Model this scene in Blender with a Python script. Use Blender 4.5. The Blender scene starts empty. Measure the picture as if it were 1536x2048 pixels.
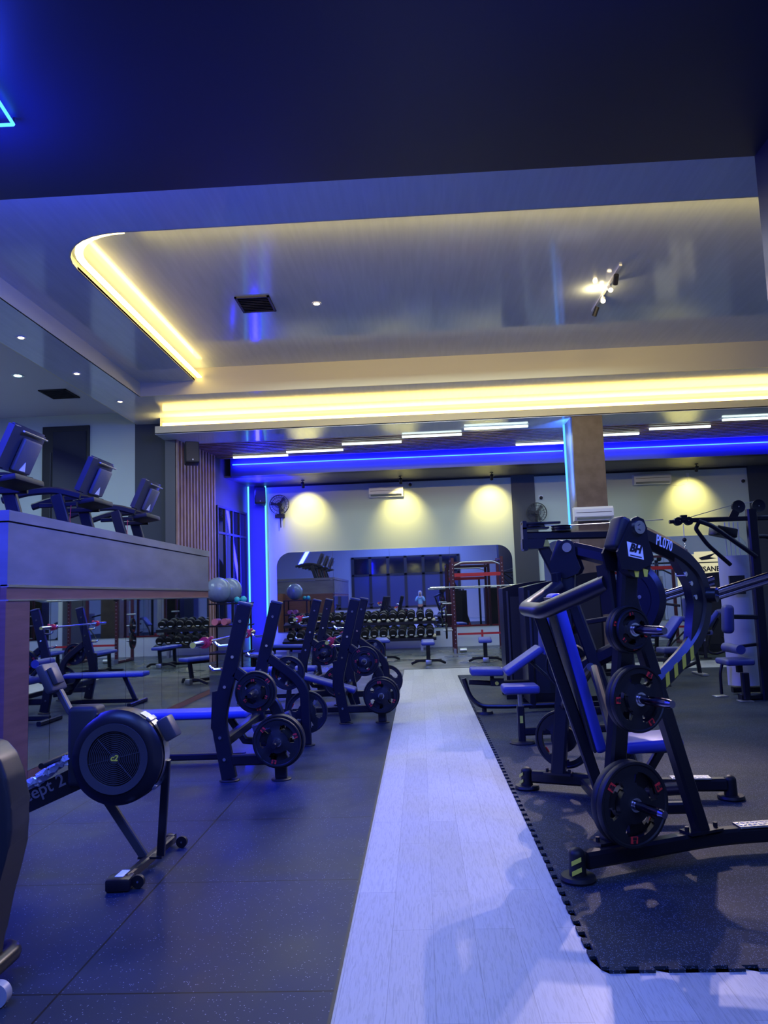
import bpy, bmesh, math, random
from mathutils import Vector as V, Matrix, Euler
random.seed(7)
PI = math.pi
C = bpy.context.scene.collection
R = math.radians

# ------------------------------------------------------------------ camera
cam_d = bpy.data.cameras.new('camera'); cam = bpy.data.objects.new('camera', cam_d); C.objects.link(cam)
cam_d.sensor_fit = 'VERTICAL'; cam_d.sensor_height = 34.6; cam_d.lens = 26.0; cam_d.clip_start = .03; cam_d.clip_end = 100
rot = Matrix(((0.99831464, 0.03958761, 0.04243477), (0.0464636, -0.1071244, -0.99315935), (-0.034771, 0.99345719, -0.10878324)))
cam.matrix_world = Matrix.Translation((0, 0, 1.5)) @ rot.to_4x4()
bpy.context.scene.camera = cam

# ------------------------------------------------------------------ exposure, world
sc = bpy.context.scene
sc.view_settings.view_transform = 'Standard'; sc.view_settings.look = 'None'
sc.view_settings.gamma = 1; sc.view_settings.use_curve_mapping = False
sc.view_settings.exposure = 0.0
w = bpy.data.worlds.new('night'); sc.world = w; w.use_nodes = True
w.node_tree.nodes['Background'].inputs[0].default_value = (.01, .012, .05, 1)
w.node_tree.nodes['Background'].inputs[1].default_value = 1.0

# ------------------------------------------------------------------ hall lighting: added fill lights and glow of built fixtures
def area(name, loc, size, col, power, target=None, spread=180):
    d = bpy.data.lights.new(name, 'AREA'); d.shape = 'RECTANGLE'; d.size, d.size_y = size
    d.color = col; d.energy = power; d.spread = R(spread)
    o = bpy.data.objects.new(name, d); C.objects.link(o); o.location = loc
    if target is not None:
        o.rotation_euler = (V(target) - V(loc)).to_track_quat('-Z', 'Y').to_euler()
    return o
def spot(name, loc, target, col, power, angle=60, blend=.6, rad=.03):
    d = bpy.data.lights.new(name, 'SPOT'); d.color = col; d.energy = power; d.spot_size = R(angle); d.spot_blend = blend
    d.shadow_soft_size = rad
    o = bpy.data.objects.new(name, d); C.objects.link(o); o.location = loc
    o.rotation_euler = (V(target) - V(loc)).to_track_quat('-Z', 'Y').to_euler()
    return o
def point(name, loc, col, power, rad=.05):
    d = bpy.data.lights.new(name, 'POINT'); d.color = col; d.energy = power; d.shadow_soft_size = rad
    o = bpy.data.objects.new(name, d); C.objects.link(o); o.location = loc; return o
BLUE = (.012, .010, 1.0)
area('blue_fill_entrance', (-2.6, .5, 5.7), (3.0, 2.0), (.09, .19, 1.0), 350)  # added blue fill for the near floor, standing in for unseen neon
area('blue_fill_left', (-5.5, 4.2, 4.6), (.3, 3.5), (.03, .04, 1.0), 300, (-1.5, 7, .5), 120)  # added fill for blue highlights on the steel, no fixture here
area('lavender_fill_entrance', (1.6, .2, 5.7), (2.0, 2.0), (.22, .34, 1.0), 150)  # added lavender fill above the entrance, out of view
area('hall_fill_front', (-.5, 10.2, 6.0), (6.0, .25), (.80, .86, 1.0), 200)  # added general fill below the tray, not a fixture
area('hall_fill_middle', (0.5, 14.2, 6.0), (7.0, .25), (.68, .86, 1.0), 150)  # second added fill below the tray, also without a fixture
area('blue_fill_right_wall', (3.6, 3.4, 5.2), (1.6, 1.6), (.05, .10, 1.0), 260, (-3.5, 8.0, 2.0), 80)  # added to tint the mezzanine parapet blue, no lamp on that side
area('treadmill_fill', (-8.0, 13.2, 5.9), (1.5, 3.5), (.62, .88, 1.0), 170)  # added cool fill for the whole treadmill room
area('hall_fill_right', (7.5, 9.0, 5.6), (3.0, 5.0), (.26, .42, 1.0), 120)  # added bluish fill for the right side of the hall
area('hall_fill_entrance_wall', (0.0, -2.6, 5.6), (6.0, .6), (.16, .26, 1.0), 140)  # added fill behind the camera, lights the rear wall
area('tube_wash', (1.5, 19.1, 5.22), (11.0, 1.2), (.74, 1.0, .90), 150)

area('cove_near_glow', (1.5, 9.15, 6.24), (10.0, .06), (1.0, .76, .22), 44, (1.5, 15.4, 6.0), 60)
area('cove_left_glow', (-4.35, 12.3, 6.22), (5.0, .06), (1.0, .68, .18), 14, (-3.0, 12.3, 6.36))
area('cove_far_glow', (2.3, 17.06, 5.45), (16.0, .05), (1.0, .72, .20), 150, (2.3, 17.30, 5.80))

# ------------------------------------------------------------------ helpers
ROT = rot
def P(u, v, x=None, y=None, z=None):
    """world point seen at photo pixel (u,v) on the plane x=, y= or z="""
    d = ROT @ V(((u - 768) / 1539., (1024 - v) / 1539., -1.))
    a, val, o = (0, x, 0.) if x is not None else ((1, y, 0.) if y is not None else (2, z, 1.5))
    t = (val - o) / d[a]
    return V((0, 0, 1.5)) + d * t

def mat(name, col, rough=.5, metal=0., emis=None, estr=1., spec=.5, bump=0., bscale=200., coat=0.):
    m = bpy.data.materials.new(name); m.use_nodes = True; nt = m.node_tree; b = nt.nodes['Principled BSDF']
    b.inputs['Base Color'].default_value = (*col, 1); b.inputs['Roughness'].default_value = rough
    b.inputs['Metallic'].default_value = metal; b.inputs['Specular IOR Level'].default_value = spec
    if coat: b.inputs['Coat Weight'].default_value = coat; b.inputs['Coat Roughness'].default_value = .1
    if emis: b.inputs['Emission Color'].default_value = (*emis, 1); b.inputs['Emission Strength'].default_value = estr
    tc = nt.nodes.new('ShaderNodeTexCoord'); n = nt.nodes.new('ShaderNodeTexNoise'); n.inputs['Scale'].default_value = bscale
    nt.links.new(tc.outputs['Object'], n.inputs['Vector'])
    if bump:
        bp = nt.nodes.new('ShaderNodeBump'); bp.inputs['Strength'].default_value = bump; bp.inputs['Distance'].default_value = .002
        nt.links.new(n.outputs['Fac'], bp.inputs['Height']); nt.links.new(bp.outputs[0], b.inputs['Normal'])
    return m
def ramp(nt, src, stops):
    r = nt.nodes.new('ShaderNodeValToRGB'); e = r.color_ramp.elements
    while len(e) < len(stops): e.new(.5)
    for i, (p, c) in enumerate(stops): e[i].position = p; e[i].color = (*c, 1)
    nt.links.new(src, r.inputs[0]); return r
def math_n(nt, op, a, b=None):
    n = nt.nodes.new('ShaderNodeMath'); n.operation = op
    for i, x in enumerate((a, b)):
        if x is None: continue
        if isinstance(x, (int, float)): n.inputs[i].default_value = x
        else: nt.links.new(x, n.inputs[i])
    return n.outputs[0]
def mix(nt, fac, a, b):
    n = nt.nodes.new('ShaderNodeMix'); n.data_type = 'RGBA'
    for s, x in ((n.inputs[0], fac), (n.inputs[6], a), (n.inputs[7], b)):
        if isinstance(x, (int, float)): s.default_value = x
        elif isinstance(x, tuple): s.default_value = (*x, 1)
        else: nt.links.new(x, s)
    return n.outputs[2]
def rubber(name, base, speck, dens, rough, grid=None, gx=0., gy=0.):
    m = mat(name, base, rough); nt = m.node_tree; b = nt.nodes['Principled BSDF']
    b.inputs['Specular IOR Level'].default_value = .17
    tc = nt.nodes.new('ShaderNodeTexCoord')
    vo = nt.nodes.new('ShaderNodeTexVoronoi'); vo.inputs['Scale'].default_value = 130; nt.links.new(tc.outputs['Object'], vo.inputs['Vector'])
    sx = nt.nodes.new('ShaderNodeSeparateXYZ'); nt.links.new(vo.outputs['Color'], sx.inputs[0])
    near = math_n(nt, 'LESS_THAN', vo.outputs['Distance'], .30)
    pick = math_n(nt, 'GREATER_THAN', sx.outputs[0], 1 - dens)
    f = math_n(nt, 'MULTIPLY', near, pick)
    n2 = nt.nodes.new('ShaderNodeTexNoise'); n2.inputs['Scale'].default_value = 1.3; n2.inputs['Detail'].default_value = 5
    nt.links.new(tc.outputs['Object'], n2.inputs['Vector'])
    r = ramp(nt, n2.outputs['Fac'], [(.3, tuple(c * .75 for c in base)), (.7, tuple(c * 1.3 for c in base))])
    col = mix(nt, f, r.outputs[0], speck)
    if grid:
        s2 = nt.nodes.new('ShaderNodeSeparateXYZ'); nt.links.new(tc.outputs['Object'], s2.inputs[0])
        ls = []
        for k, (g0) in ((0, gx), (1, gy)):
            a = math_n(nt, 'FRACT', math_n(nt, 'DIVIDE', math_n(nt, 'ADD', s2.outputs[k], 50 * grid - g0), grid))
            ls.append(math_n(nt, 'LESS_THAN', a, .0085))
        line = math_n(nt, 'MAXIMUM', ls[0], ls[1])
        col = mix(nt, line, col, (.004, .004, .006))
    nt.links.new(col, b.inputs['Base Color'])
    rr = ramp(nt, n2.outputs['Fac'], [(.3, (rough - .1,) * 3), (.7, (rough + .12,) * 3)]); nt.links.new(rr.outputs[0], b.inputs['Roughness'])
    return m
def woodfloor(name):
    m = mat(name, (.6, .6, .6), .42); nt = m.node_tree; b = nt.nodes['Principled BSDF']
    tc = nt.nodes.new('ShaderNodeTexCoord'); mp = nt.nodes.new('ShaderNodeMapping'); nt.links.new(tc.outputs['Object'], mp.inputs[0])
    mp.inputs['Rotation'].default_value = (0, 0, PI / 2)
    br = nt.nodes.new('ShaderNodeTexBrick'); nt.links.new(mp.outputs[0], br.inputs['Vector'])
    br.inputs['Scale'].default_value = 1; br.inputs['Brick Width'].default_value = 1.22; br.inputs['Row Height'].default_value = .183
    br.inputs['Mortar Size'].default_value = .0012; br.offset = .37
    br.inputs['Color1'].default_value = (.52, .53, .50, 1); br.inputs['Color2'].default_value = (.44, .45, .425, 1); br.inputs['Mortar'].default_value = (.28, .28, .27, 1)
    wv = nt.nodes.new('ShaderNodeTexNoise'); mp2 = nt.nodes.new('ShaderNodeMapping'); mp2.inputs['Scale'].default_value = (26, 1.6, 1)
    nt.links.new(tc.outputs['Object'], mp2.inputs[0]); nt.links.new(mp2.outputs[0], wv.inputs['Vector']); wv.inputs['Detail'].default_value = 6; wv.inputs['Distortion'].default_value = 1.2
    r = ramp(nt, wv.outputs['Fac'], [(.38, (.80, .80, .80)), (.52, (1, 1, 1))])
    mx = nt.nodes.new('ShaderNodeMix'); mx.data_type = 'RGBA'; mx.blend_type = 'MULTIPLY'; mx.inputs[0].default_value = 1
    nt.links.new(br.outputs['Color'], mx.inputs[6]); nt.links.new(r.outputs[0], mx.inputs[7]); nt.links.new(mx.outputs[2], b.inputs['Base Color'])
    return m
def brushed(name, c1, c2, rough, scale=(1, 1, 12), noise=3.):
    m = mat(name, c1, rough); nt = m.node_tree; b = nt.nodes['Principled BSDF']
    tc = nt.nodes.new('ShaderNodeTexCoord'); mp = nt.nodes.new('ShaderNodeMapping'); mp.inputs['Scale'].default_value = scale
    n = nt.nodes.new('ShaderNodeTexNoise'); n.inputs['Scale'].default_value = noise; n.inputs['Detail'].default_value = 6
    nt.links.new(tc.outputs['Object'], mp.inputs[0]); nt.links.new(mp.outputs[0], n.inputs['Vector'])
    r = ramp(nt, n.outputs['Fac'], [(.35, c1), (.65, c2)]); nt.links.new(r.outputs[0], b.inputs['Base Color'])
    return m
def emit(name, col, s):
    return mat(name, (0, 0, 0), .6, emis=col, estr=s)

M = dict(
    floor_left=rubber('black_rubber_tile', (.018, .027, .052), (.24, .29, .38), .08, .40, 1.17, -1.476, 4.29),
    floor_mat=rubber('black_rubber_mat', (.018, .025, .036), (.14, .18, .26), .55, .62),
    floor_back=rubber('grey_gym_tile', (.070, .085, .080), (.2, .2, .2), .05, .30, 1.0, .0, 16.0),
    wood=woodfloor('pale_vinyl_planks'),
    navy=mat('navy_ceiling_paint', (.009, .016, .062), .42),
    gloss=brushed('glossy_ceiling_panel', (.58, .64, .74), (.63, .69, .79), .10, (8, .6, 1), 2.),
    lip=mat('cream_gypsum', (.68, .64, .42), .5),
    wallp=mat('pale_wall_paint', (.54, .60, .52), .7),
    wallb=mat('lavender_wall_paint', (.60, .60, .66), .7),
    darkwall=mat('charcoal_wall_paint', (.045, .05, .065), .6),
    darkceil=mat('dark_soffit_paint', (.10, .095, .11), .5),
    slat=brushed('walnut_slat', (.34, .19, .13), (.46, .28, .20), .42, (1, 1, .5), 6.),
    black_gap=mat('black_backing', (.004, .004, .006), .8),
    pillar=brushed('bronze_plaster', (.11, .075, .055), (.15, .105, .08), .45, (1, 1, 1), 5.),
    fascia=brushed('grey_laminate', (.13, .125, .14), (.19, .18, .20), .38, (.7, .7, 2.5), 1.6),
    brown=brushed('brown_laminate', (.17, .07, .05), (.21, .09, .065), .45, (.5, .5, 6), 4.),
    mirror=mat('mirror_silver', (.72, .78, .86), .015, 1.),
    seam=mat('mirror_edge', (.05, .05, .06), .3),
    frame=mat('window_frame_metal', (.05, .05, .06), .4, .3),
    glass=mat('night_window_glass', (.010, .012, .03), .05, 0, spec=.8),
    white=mat('white_plastic', (.75, .76, .78), .35),
    steel=mat('satin_black_steel', (.009, .009, .014), .32, 0., spec=.42),
    matte=mat('matte_black_plastic', (.015, .015, .018), .55),
    dgrey=mat('dark_grey_plastic', (.05, .05, .06), .42),
    rub=mat('black_rubber', (.010, .010, .012), .48, spec=.35, bump=.3, bscale=400),
    chrome=mat('chrome', (.85, .85, .88), .12, 1.),
    dchrome=mat('dark_chrome', (.28, .26, .34), .16, 1.),
    pane_glow=mat('painted_pane_glow', (.10, .11, .24), .15),  # lower panes: brightness of the lit building outside put into the colour
    satin=mat('satin_aluminium', (.55, .56, .6), .35, 1.),
    bluepad=mat('blue_vinyl', (.035, .055, .36), .42, bump=.15, bscale=500),
    bluepad2=mat('slate_blue_vinyl', (.05, .06, .20), .45, bump=.15, bscale=500),
    red=mat('red_print', (.75, .03, .03), .5),
    redm=mat('red_plastic', (.6, .02, .03), .4),
    yellow=mat('yellow_sticker', (.75, .68, .06), .5),
    yellowcap=mat('yellow_cap', (.75, .62, .05), .4),
    whitep=mat('white_print', (.85, .86, .9), .5),
    blackp=mat('black_print', (.01, .01, .012), .5),
    tread=mat('diamond_tread_plate', (.75, .76, .78), .3, 1., bump=1., bscale=60),
    ball=mat('silver_blue_vinyl', (.22, .27, .36), .25, 0, coat=.4),
    cyan=mat('turquoise_vinyl', (.05, .55, .60), .4),
    pink=mat('pink_foam', (.85, .25, .28), .6),
    frost=mat('frosted_shroud', (.42, .43, .50), .28, 0.),
    darkred=mat('dark_red_steel', (.07, .015, .025), .4),
    redband=mat('red_band', (.45, .02, .03), .5),
    skin=mat('skin', (.55, .33, .24), .6),
    shirt=mat('light_blue_fabric', (.30, .62, .75), .8),
    hijab=mat('pale_grey_fabric', (.62, .64, .70), .8),
    pants=mat('black_fabric', (.02, .02, .025), .8),
    shoe=mat('white_shoe', (.6, .6, .6), .6),
    wrap=mat('clear_plastic_film', (.55, .58, .7), .12, .35, bump=1., bscale=60),
    led_blue=emit('blue_led', (.06, .30, 1.0), 2.6),
    led_blue2=emit('cyan_blue_led', (.10, .52, 1.0), 2.0),
    led_yel=emit('warm_led', (1.0, .74, .22), 9.0),
    tube=emit('white_tube', (.80, 1.0, .93), 3.2),
    lampw=emit('warm_lamp', (1.0, .80, .45), 14.),
    lampc=emit('cyan_lamp', (.45, 1.0, .95), 8.),
    neon=emit('blue_neon', (.05, .28, 1.0), 3.5),
    signlit=emit('lit_sign', (.85, .80, .50), .8),
    wheel=mat('grey_wheel', (.35, .36, .42), .4),
)

class B:
    def __init__(s): s.bm = bmesh.new()
    def raw(s, vs, fs):
        v = [s.bm.verts.new(p) for p in vs]
        for f in fs:
            try: s.bm.faces.new([v[i] for i in f])
            except ValueError: pass
        return s
    def box(s, c, d, rot=None, bev=0., seg=2):
        t = bmesh.new(); bmesh.ops.create_cube(t, size=1)
        bmesh.ops.scale(t, vec=d, verts=t.verts)
        if bev: bmesh.ops.bevel(t, geom=t.edges[:], offset=bev, segments=seg, profile=.5, affect='EDGES')
        m = Matrix.Translation(c)
        if rot is not None: m = m @ (rot.to_4x4() if not isinstance(rot, tuple) else Euler(rot).to_matrix().to_4x4())
        t.transform(m); s.merge(t); return s
    def merge(s, t):
        me = bpy.data.meshes.new('t'); t.to_mesh(me); t.free(); s.bm.from_mesh(me); bpy.data.meshes.remove(me)
    def bx(s, x0, x1, y0, y1, z0, z1, bev=0.):
        return s.box(((x0 + x1) / 2, (y0 + y1) / 2, (z0 + z1) / 2), (abs(x1 - x0), abs(y1 - y0), abs(z1 - z0)), None, bev)
    def cyl(s, a, b, r, r2=None, seg=16):
        a, b = V(a), V(b); r2 = r if r2 is None else r2
        t = bmesh.new(); bmesh.ops.create_cone(t, cap_ends=True, segments=seg, radius1=r, radius2=r2, depth=(b - a).length)
        t.transform(Matrix.Translation((a + b) / 2) @ (b - a).to_track_quat('Z', 'Y').to_matrix().to_4x4()); s.merge(t); return s
    def ball(s, c, r, sc=(1, 1, 1), seg=20):
        t = bmesh.new(); bmesh.ops.create_uvsphere(t, u_segments=seg, v_segments=seg // 2 + 2, radius=r)
        bmesh.ops.scale(t, vec=sc, verts=t.verts); t.transform(Matrix.Translation(c)); s.merge(t); return s
    def lathe(s, prof, c, axis=(0, 0, 1), seg=32, closed=False):
        c = V(c); q = V(axis).to_track_quat('Z', 'Y'); n = len(prof); vs = []
        for i in range(seg):
            a = 2 * PI * i / seg
            for r, h in prof: vs.append(c + q @ V((r * math.cos(a), r * math.sin(a), h)))
        fs = []
        for i in range(seg):
            j = (i + 1) % seg
            for k in range(n - 1 + (1 if closed else 0)):
                k2 = (k + 1) % n; fs.append((i * n + k, j * n + k, j * n + k2, i * n + k2))
        s.raw(vs, fs)
        if not closed:
            for k in (0, n - 1):
                if prof[k][0] > 1e-5: s.raw([vs[i * n + k] for i in range(seg)], [tuple(range(seg))])
        return s
    def prism(s, pts, thick):
        """pts: 3D polygon; extruded by vector thick (centred)"""
        t = V(thick) / 2; n = len(pts); vs = [V(p) - t for p in pts] + [V(p) + t for p in pts]
        fs = [tuple(range(n)), tuple(range(2 * n - 1, n - 1, -1))] + [(i, (i + 1) % n, n + (i + 1) % n, n + i) for i in range(n)]
        return s.raw(vs, fs)
    def sweep(s, pts, prof, normal=None, fil=0., fseg=5):
        pts = fillet(pts, fil, fseg) if fil else [V(p) for p in pts]
        n = len(pts); T = []
        for i in range(n):
            a = (pts[i] - pts[i - 1]).normalized() if i else None; b = (pts[i + 1] - pts[i]).normalized() if i < n - 1 else None
            T.append((a + b).normalized() if a and b else (a or b))
        if normal is None:
            t0 = T[0]; nn = t0.orthogonal().normalized()
        else: nn = V(normal).normalized()
        rings = []; m = len(prof)
        for i in range(n):
            if normal is None:
                nn = (nn - T[i] * nn.dot(T[i])).normalized(); N = nn
            else: N = (nn - T[i] * nn.dot(T[i])).normalized()
            A = T[i].cross(N).normalized(); k = 1.
            if 0 < i < n - 1:
                d = (pts[i] - pts[i - 1]).normalized(); k = 1 / max(.5, d.dot(T[i]))
            rings.append([pts[i] + A * (a * k) + N * b for a, b in prof])
        vs = [p for r in rings for p in r]
        fs = [(i * m + j, i * m + (j + 1) % m, (i + 1) * m + (j + 1) % m, (i + 1) * m + j) for i in range(n - 1) for j in range(m)]
        fs += [tuple(range(m - 1, -1, -1)), tuple((n - 1) * m + j for j in range(m))]
        return s.raw(vs, fs)
    def tube(s, pts, r, fil=0., seg=12):
        return s.sweep(pts, [(r * math.cos(2 * PI * i / seg), r * math.sin(2 * PI * i / seg)) for i in range(seg)], None, fil)
    def bar(s, pts, w, h, normal=(0, 0, 1), fil=0., ch=None):
        """rectangular tube; h along normal, w across"""
        c = ch if ch is not None else min(w, h) * .18; a, b = w / 2, h / 2
        pr = [(a - c, -b), (a, -b + c), (a, b - c), (a - c, b), (-a + c, b), (-a, b - c), (-a, -b + c), (-a + c, -b)]
        return s.sweep(pts, pr, normal, fil)
    def flat(s, pts):
        return s.raw(pts, [tuple(range(len(pts)))])
def fillet(pts, r, seg=5):
    pts = [V(p) for p in pts]; out = [pts[0]]
    for i in range(1, len(pts) - 1):
        a, b, c = pts[i - 1], pts[i], pts[i + 1]; d1 = (a - b); d2 = (c - b)
        rr = min(r, d1.length * .48, d2.length * .48); p1 = b + d1.normalized() * rr; p2 = b + d2.normalized() * rr
        for k in range(seg + 1):
            t = k / seg; out.append(p1 * (1 - t) ** 2 + b * 2 * t * (1 - t) + p2 * t * t)
    out.append(pts[-1]); return out
INV = {}
def thing(name, label, cat, loc=(0, 0, 0), rz=0., group=None):
    o = bpy.data.objects.new(name, None); C.objects.link(o); o.empty_display_size = .1
    o.location = loc; o.rotation_euler = (0, 0, rz); o['label'] = label; o['category'] = cat
    if group: o['group'] = group
    INV[o.name] = (Matrix.Translation(loc) @ Matrix.Rotation(rz, 4, 'Z')).inverted()
    return o
def fin(b, name, m, parent=None, smooth=True, world=False, ang=35):
    """link builder b as one mesh; world=True: coordinates are world ones"""
    bm = b.bm
    if world and parent is not None:
        p = parent
        while p.parent: p = p.parent
        bm.transform(INV[p.name])
    bmesh.ops.recalc_face_normals(bm, faces=bm.faces[:])
    me = bpy.data.meshes.new(name); bm.to_mesh(me); bm.free(); me.materials.append(m)
    if smooth:
        me.polygons.foreach_set('use_smooth', [True] * len(me.polygons)); me.set_sharp_from_angle(angle=R(ang))
    o = bpy.data.objects.new(name, me); C.objects.link(o)
    if parent is not None: o.parent = parent
    return o
def tag(o, label, cat, group=None, kind=None):
    o['label'] = label; o['category'] = cat
    if group: o['group'] = group
    if kind: o['kind'] = kind
    return o
def struct(name, b, m, parent=None, smooth=False):
    o = fin(b, name, m, parent, smooth)
    if parent is None: o['kind'] = 'structure'
    return o
def dup(root, loc=None, rot=None, label=None, group=None, parent=None):
    r = root.copy(); C.objects.link(r); r.parent = parent
    if loc is not None: r.location = loc
    if rot is not None: r.rotation_euler = rot
    if label: r['label'] = label
    if group: r['group'] = group
    for ch in list(root.children):
        c = ch.copy(); C.objects.link(c); c.parent = r
        for g in list(ch.children):
            d = g.copy(); C.objects.link(d); d.parent = c
    return r
def text(name, s, size, origin, xd, yd, m, parent, depth=.0015, bold=0., align='CENTER', shear=0., world=True, sx=1.):
    cu = bpy.data.curves.new('t', 'FONT'); cu.body = s; cu.size = size; cu.align_x = align; cu.align_y = 'CENTER'
    cu.extrude = depth / 2; cu.offset = bold; cu.shear = shear; cu.resolution_u = 3
    to = bpy.data.objects.new('t', cu); C.objects.link(to)
    dg = bpy.context.evaluated_depsgraph_get(); me = bpy.data.meshes.new_from_object(to.evaluated_get(dg))
    bpy.data.objects.remove(to); bpy.data.curves.remove(cu)
    xd = V(xd).normalized(); yd = V(yd); yd = (yd - xd * yd.dot(xd)).normalized(); zd = xd.cross(yd)
    mm = Matrix(((xd.x * sx, yd.x, zd.x, origin[0]), (xd.y * sx, yd.y, zd.y, origin[1]), (xd.z * sx, yd.z, zd.z, origin[2]), (0, 0, 0, 1)))
    if world and parent is not None:
        p = parent
        while p.parent: p = p.parent
        mm = INV[p.name] @ mm
    me.transform(mm); me.materials.clear(); me.materials.append(m); me.name = name
    o = bpy.data.objects.new(name, me); C.objects.link(o)
    if parent is not None: o.parent = parent
    return o
ORD = ['first', 'second', 'third', 'fourth', 'fifth', 'sixth', 'seventh', 'eighth', 'ninth', 'tenth', 'eleventh', 'twelfth', 'thirteenth', 'fourteenth', 'fifteenth', 'sixteenth', 'seventeenth', 'eighteenth']

# ================================================================== SETTING
W = 22.4           # back wall
Zw, Zs, Z1, Z2, Z3 = 4.87, 5.35, 5.81, 6.09, 6.36
YB, YF, YT = 20.42, 16.97, 15.45   # beam, light cove, tray face
# floors
struct('floor', B().bx(-11, 11, -4.2, 22.6, -.2, -.012), M['darkwall'])
struct('floor', B().bx(-6.2, -.385, -4, 15.96, -.012, 0), M['floor_left'])
struct('floor', B().bx(-.385, .66, -4, 15.96, -.012, -.002), M['wood'])
struct('floor', B().bx(.66, 10.5, -4, 3.3, -.012, -.002), M['wood'])
struct('floor', B().bx(.66, 10.5, 14.4, 15.96, -.012, -.002), M['wood'])
struct('floor', B().bx(-6.2, 10.5, 15.96, W, -.012, 0), M['floor_back'])
struct('floor', B().bx(.66, 10.5, 3.3, 14.4, -.012, -.003), M['darkwall'])
struct('trim_1', B().bx(-.39, -.378, -4, 15.96, -.002, .002), M['blackp'])
struct('trim_2', B().bx(-.4, 10.5, 15.95, 15.99, -.002, .004), M['blackp'])
# interlocking rubber mat with dovetailed edge
def teeth(p0, p1, out, pitch=.115, depth=.028):
    p0, p1, out = V(p0), V(p1), V(out); L = (p1 - p0).length; d = (p1 - p0) / L; n = int(L / pitch); pitch = L / (n + .35); pts = []
    for i in range(n):
        a = p0 + d * (i * pitch)
        for t, e in ((.06, 0), (.0, 1), (.56, 1), (.50, 0)): pts.append(a + d * (pitch * (t + .2)) + out * (depth * e))
    return pts
pl = [V((10.5, 14.45, 0)), V((.66, 14.45, 0))] + teeth((.66, 14.45, 0), (.66, 3.28, 0), (-1, 0, 0)) + [V((.66, 3.26, 0))] + teeth((.66, 3.26, 0), (10.5, 3.26, 0), (0, -1, 0)) + [V((10.5, 3.26, 0))]
b = B(); b.prism([p + V((0, 0, .005)) for p in pl], (0, 0, .013)); bmesh.ops.triangulate(b.bm, faces=[f for f in b.bm.faces if len(f.verts) > 4])
tag(fin(b, 'rubber_mat', M['floor_mat'], smooth=False), 'large black speckled rubber mat with jigsaw edge along the wooden aisle', 'mat')
# walls
struct('wall_back', B().bx(-6, 2.78, W, W + .2, 0, Zw), M['wallp'])
struct('wall_back', B().bx(3.45, 9.55, W, W + .2, 0, Zw), M['wallp'])
struct('trim_3', B().bx(2.78, 3.45, W - .06, W + .2, 0, Zw), M['darkwall'])
struct('trim_4', B().bx(9.55, 10.6, W - .06, W + .2, 0, Zw), M['darkwall'])
struct('wall_right', B().bx(10.5, 10.7, -4.2, 22.6, 0, 6.5), M['wallp'])
# rounded mirrors
def rrect(x0, x1, z0, z1, r, corners=(1, 1, 1, 1), y=0.):
    pts = []
    for (cx, cz, a0, on) in ((x1 - r, z1 - r, 0, corners[0]), (x0 + r, z1 - r, 90, corners[1]), (x0 + r, z0 + r, 180, corners[2]), (x1 - r, z0 + r, 270, corners[3])):
        if on:
            for k in range(9):
                a = R(a0 + 90 * k / 8); pts.append((cx + r * math.cos(a), y, cz + r * math.sin(a)))
        else:
            a = R(a0 + 45); pts.append((cx + r * (1 if math.cos(a) > 0 else -1), y, cz + r * (1 if math.sin(a) > 0 else -1)))
    return pts
def wallmirror(x0, x1, z0, z1, lab, panels, cor):
    t = thing('wall_mirror', lab, 'mirror', ((x0 + x1) / 2, W - .01, z0))
    fin(B().prism(rrect(x0, x1, z0, z1, .42, cor, W - .012), (0, .016, 0)), 'mirror_glass', M['mirror'], t, False, True)
    for xs in panels: fin(B().bx(xs - .003, xs + .003, W - .0215, W - .0195, z0, z1), 'panel_joint', M['seam'], t, False, True)
wallmirror(-4.15, 2.7, .56, 2.87, 'wide mirror with rounded corners on the back wall behind the dumbbells', (-2.5, -.85, .9), (1, 1, 0, 0))
wallmirror(3.6, 9.35, .56, 2.92, 'wide mirror on the right section of the back wall behind the machines', (5.2, 7.0), (1, 1, 0, 0))
# slanted left wall
LA, LB = V((-5.62, 17.6, 0)), V((-4.98, W, 0))
ld = (LB - LA).normalized(); ln = V((ld.y, -ld.x, 0))
def lw(t, z, off=0.): p = LA + ld * t + ln * off; return V((p.x, p.y, z))
def lwbox(b, t0, t1, z0, z1, o0, o1):
    p = [lw(t0, 0, o0), lw(t1, 0, o0), lw(t1, 0, o1), lw(t0, 0, o1)]
    return b.raw([V((q.x, q.y, z)) for z in (z0, z1) for q in p], [(0, 1, 2, 3), (4, 5, 6, 7), (0, 1, 5, 4), (1, 2, 6, 5), (2, 3, 7, 6), (3, 0, 4, 7)])
LL = (LB - LA).length
struct('wall_left', lwbox(B(), 0, LL, 0, 5.9, -.25, 0), M['darkceil'])
b = B()
for i in range(13): lwbox(b, .02 + i * .182, .02 + i * .182 + .085, 0, Zs, .0, .05)
struct('trim_5', b, M['slat'])
struct('trim_6', lwbox(B(), 0, 2.36, 0, Zs, .0, .004), M['black_gap'])
# windows of the left wall
t0w, t1w = 2.45, LL - .25
wn = struct('window_1', lwbox(B(), t0w, t1w, .9, 4.05, .002, .012), M['glass'])
b = B()
for k in range(5):
    tt = t0w + (t1w - t0w) * k / 4; lwbox(b, tt - .03, tt + .03, .9, 4.05, .0, .05)
for z in (.9, 3.33, 4.03): lwbox(b, t0w, t1w, z - .03, z + .03, .0, .05)
struct('window_frame', b, M['frame'], wn)
# pier in the left corner with the two blue light lines
struct('trim_7', B().bx(-4.93, -4.46, W - .04, W, 0, Zw), M['darkwall'])
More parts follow.
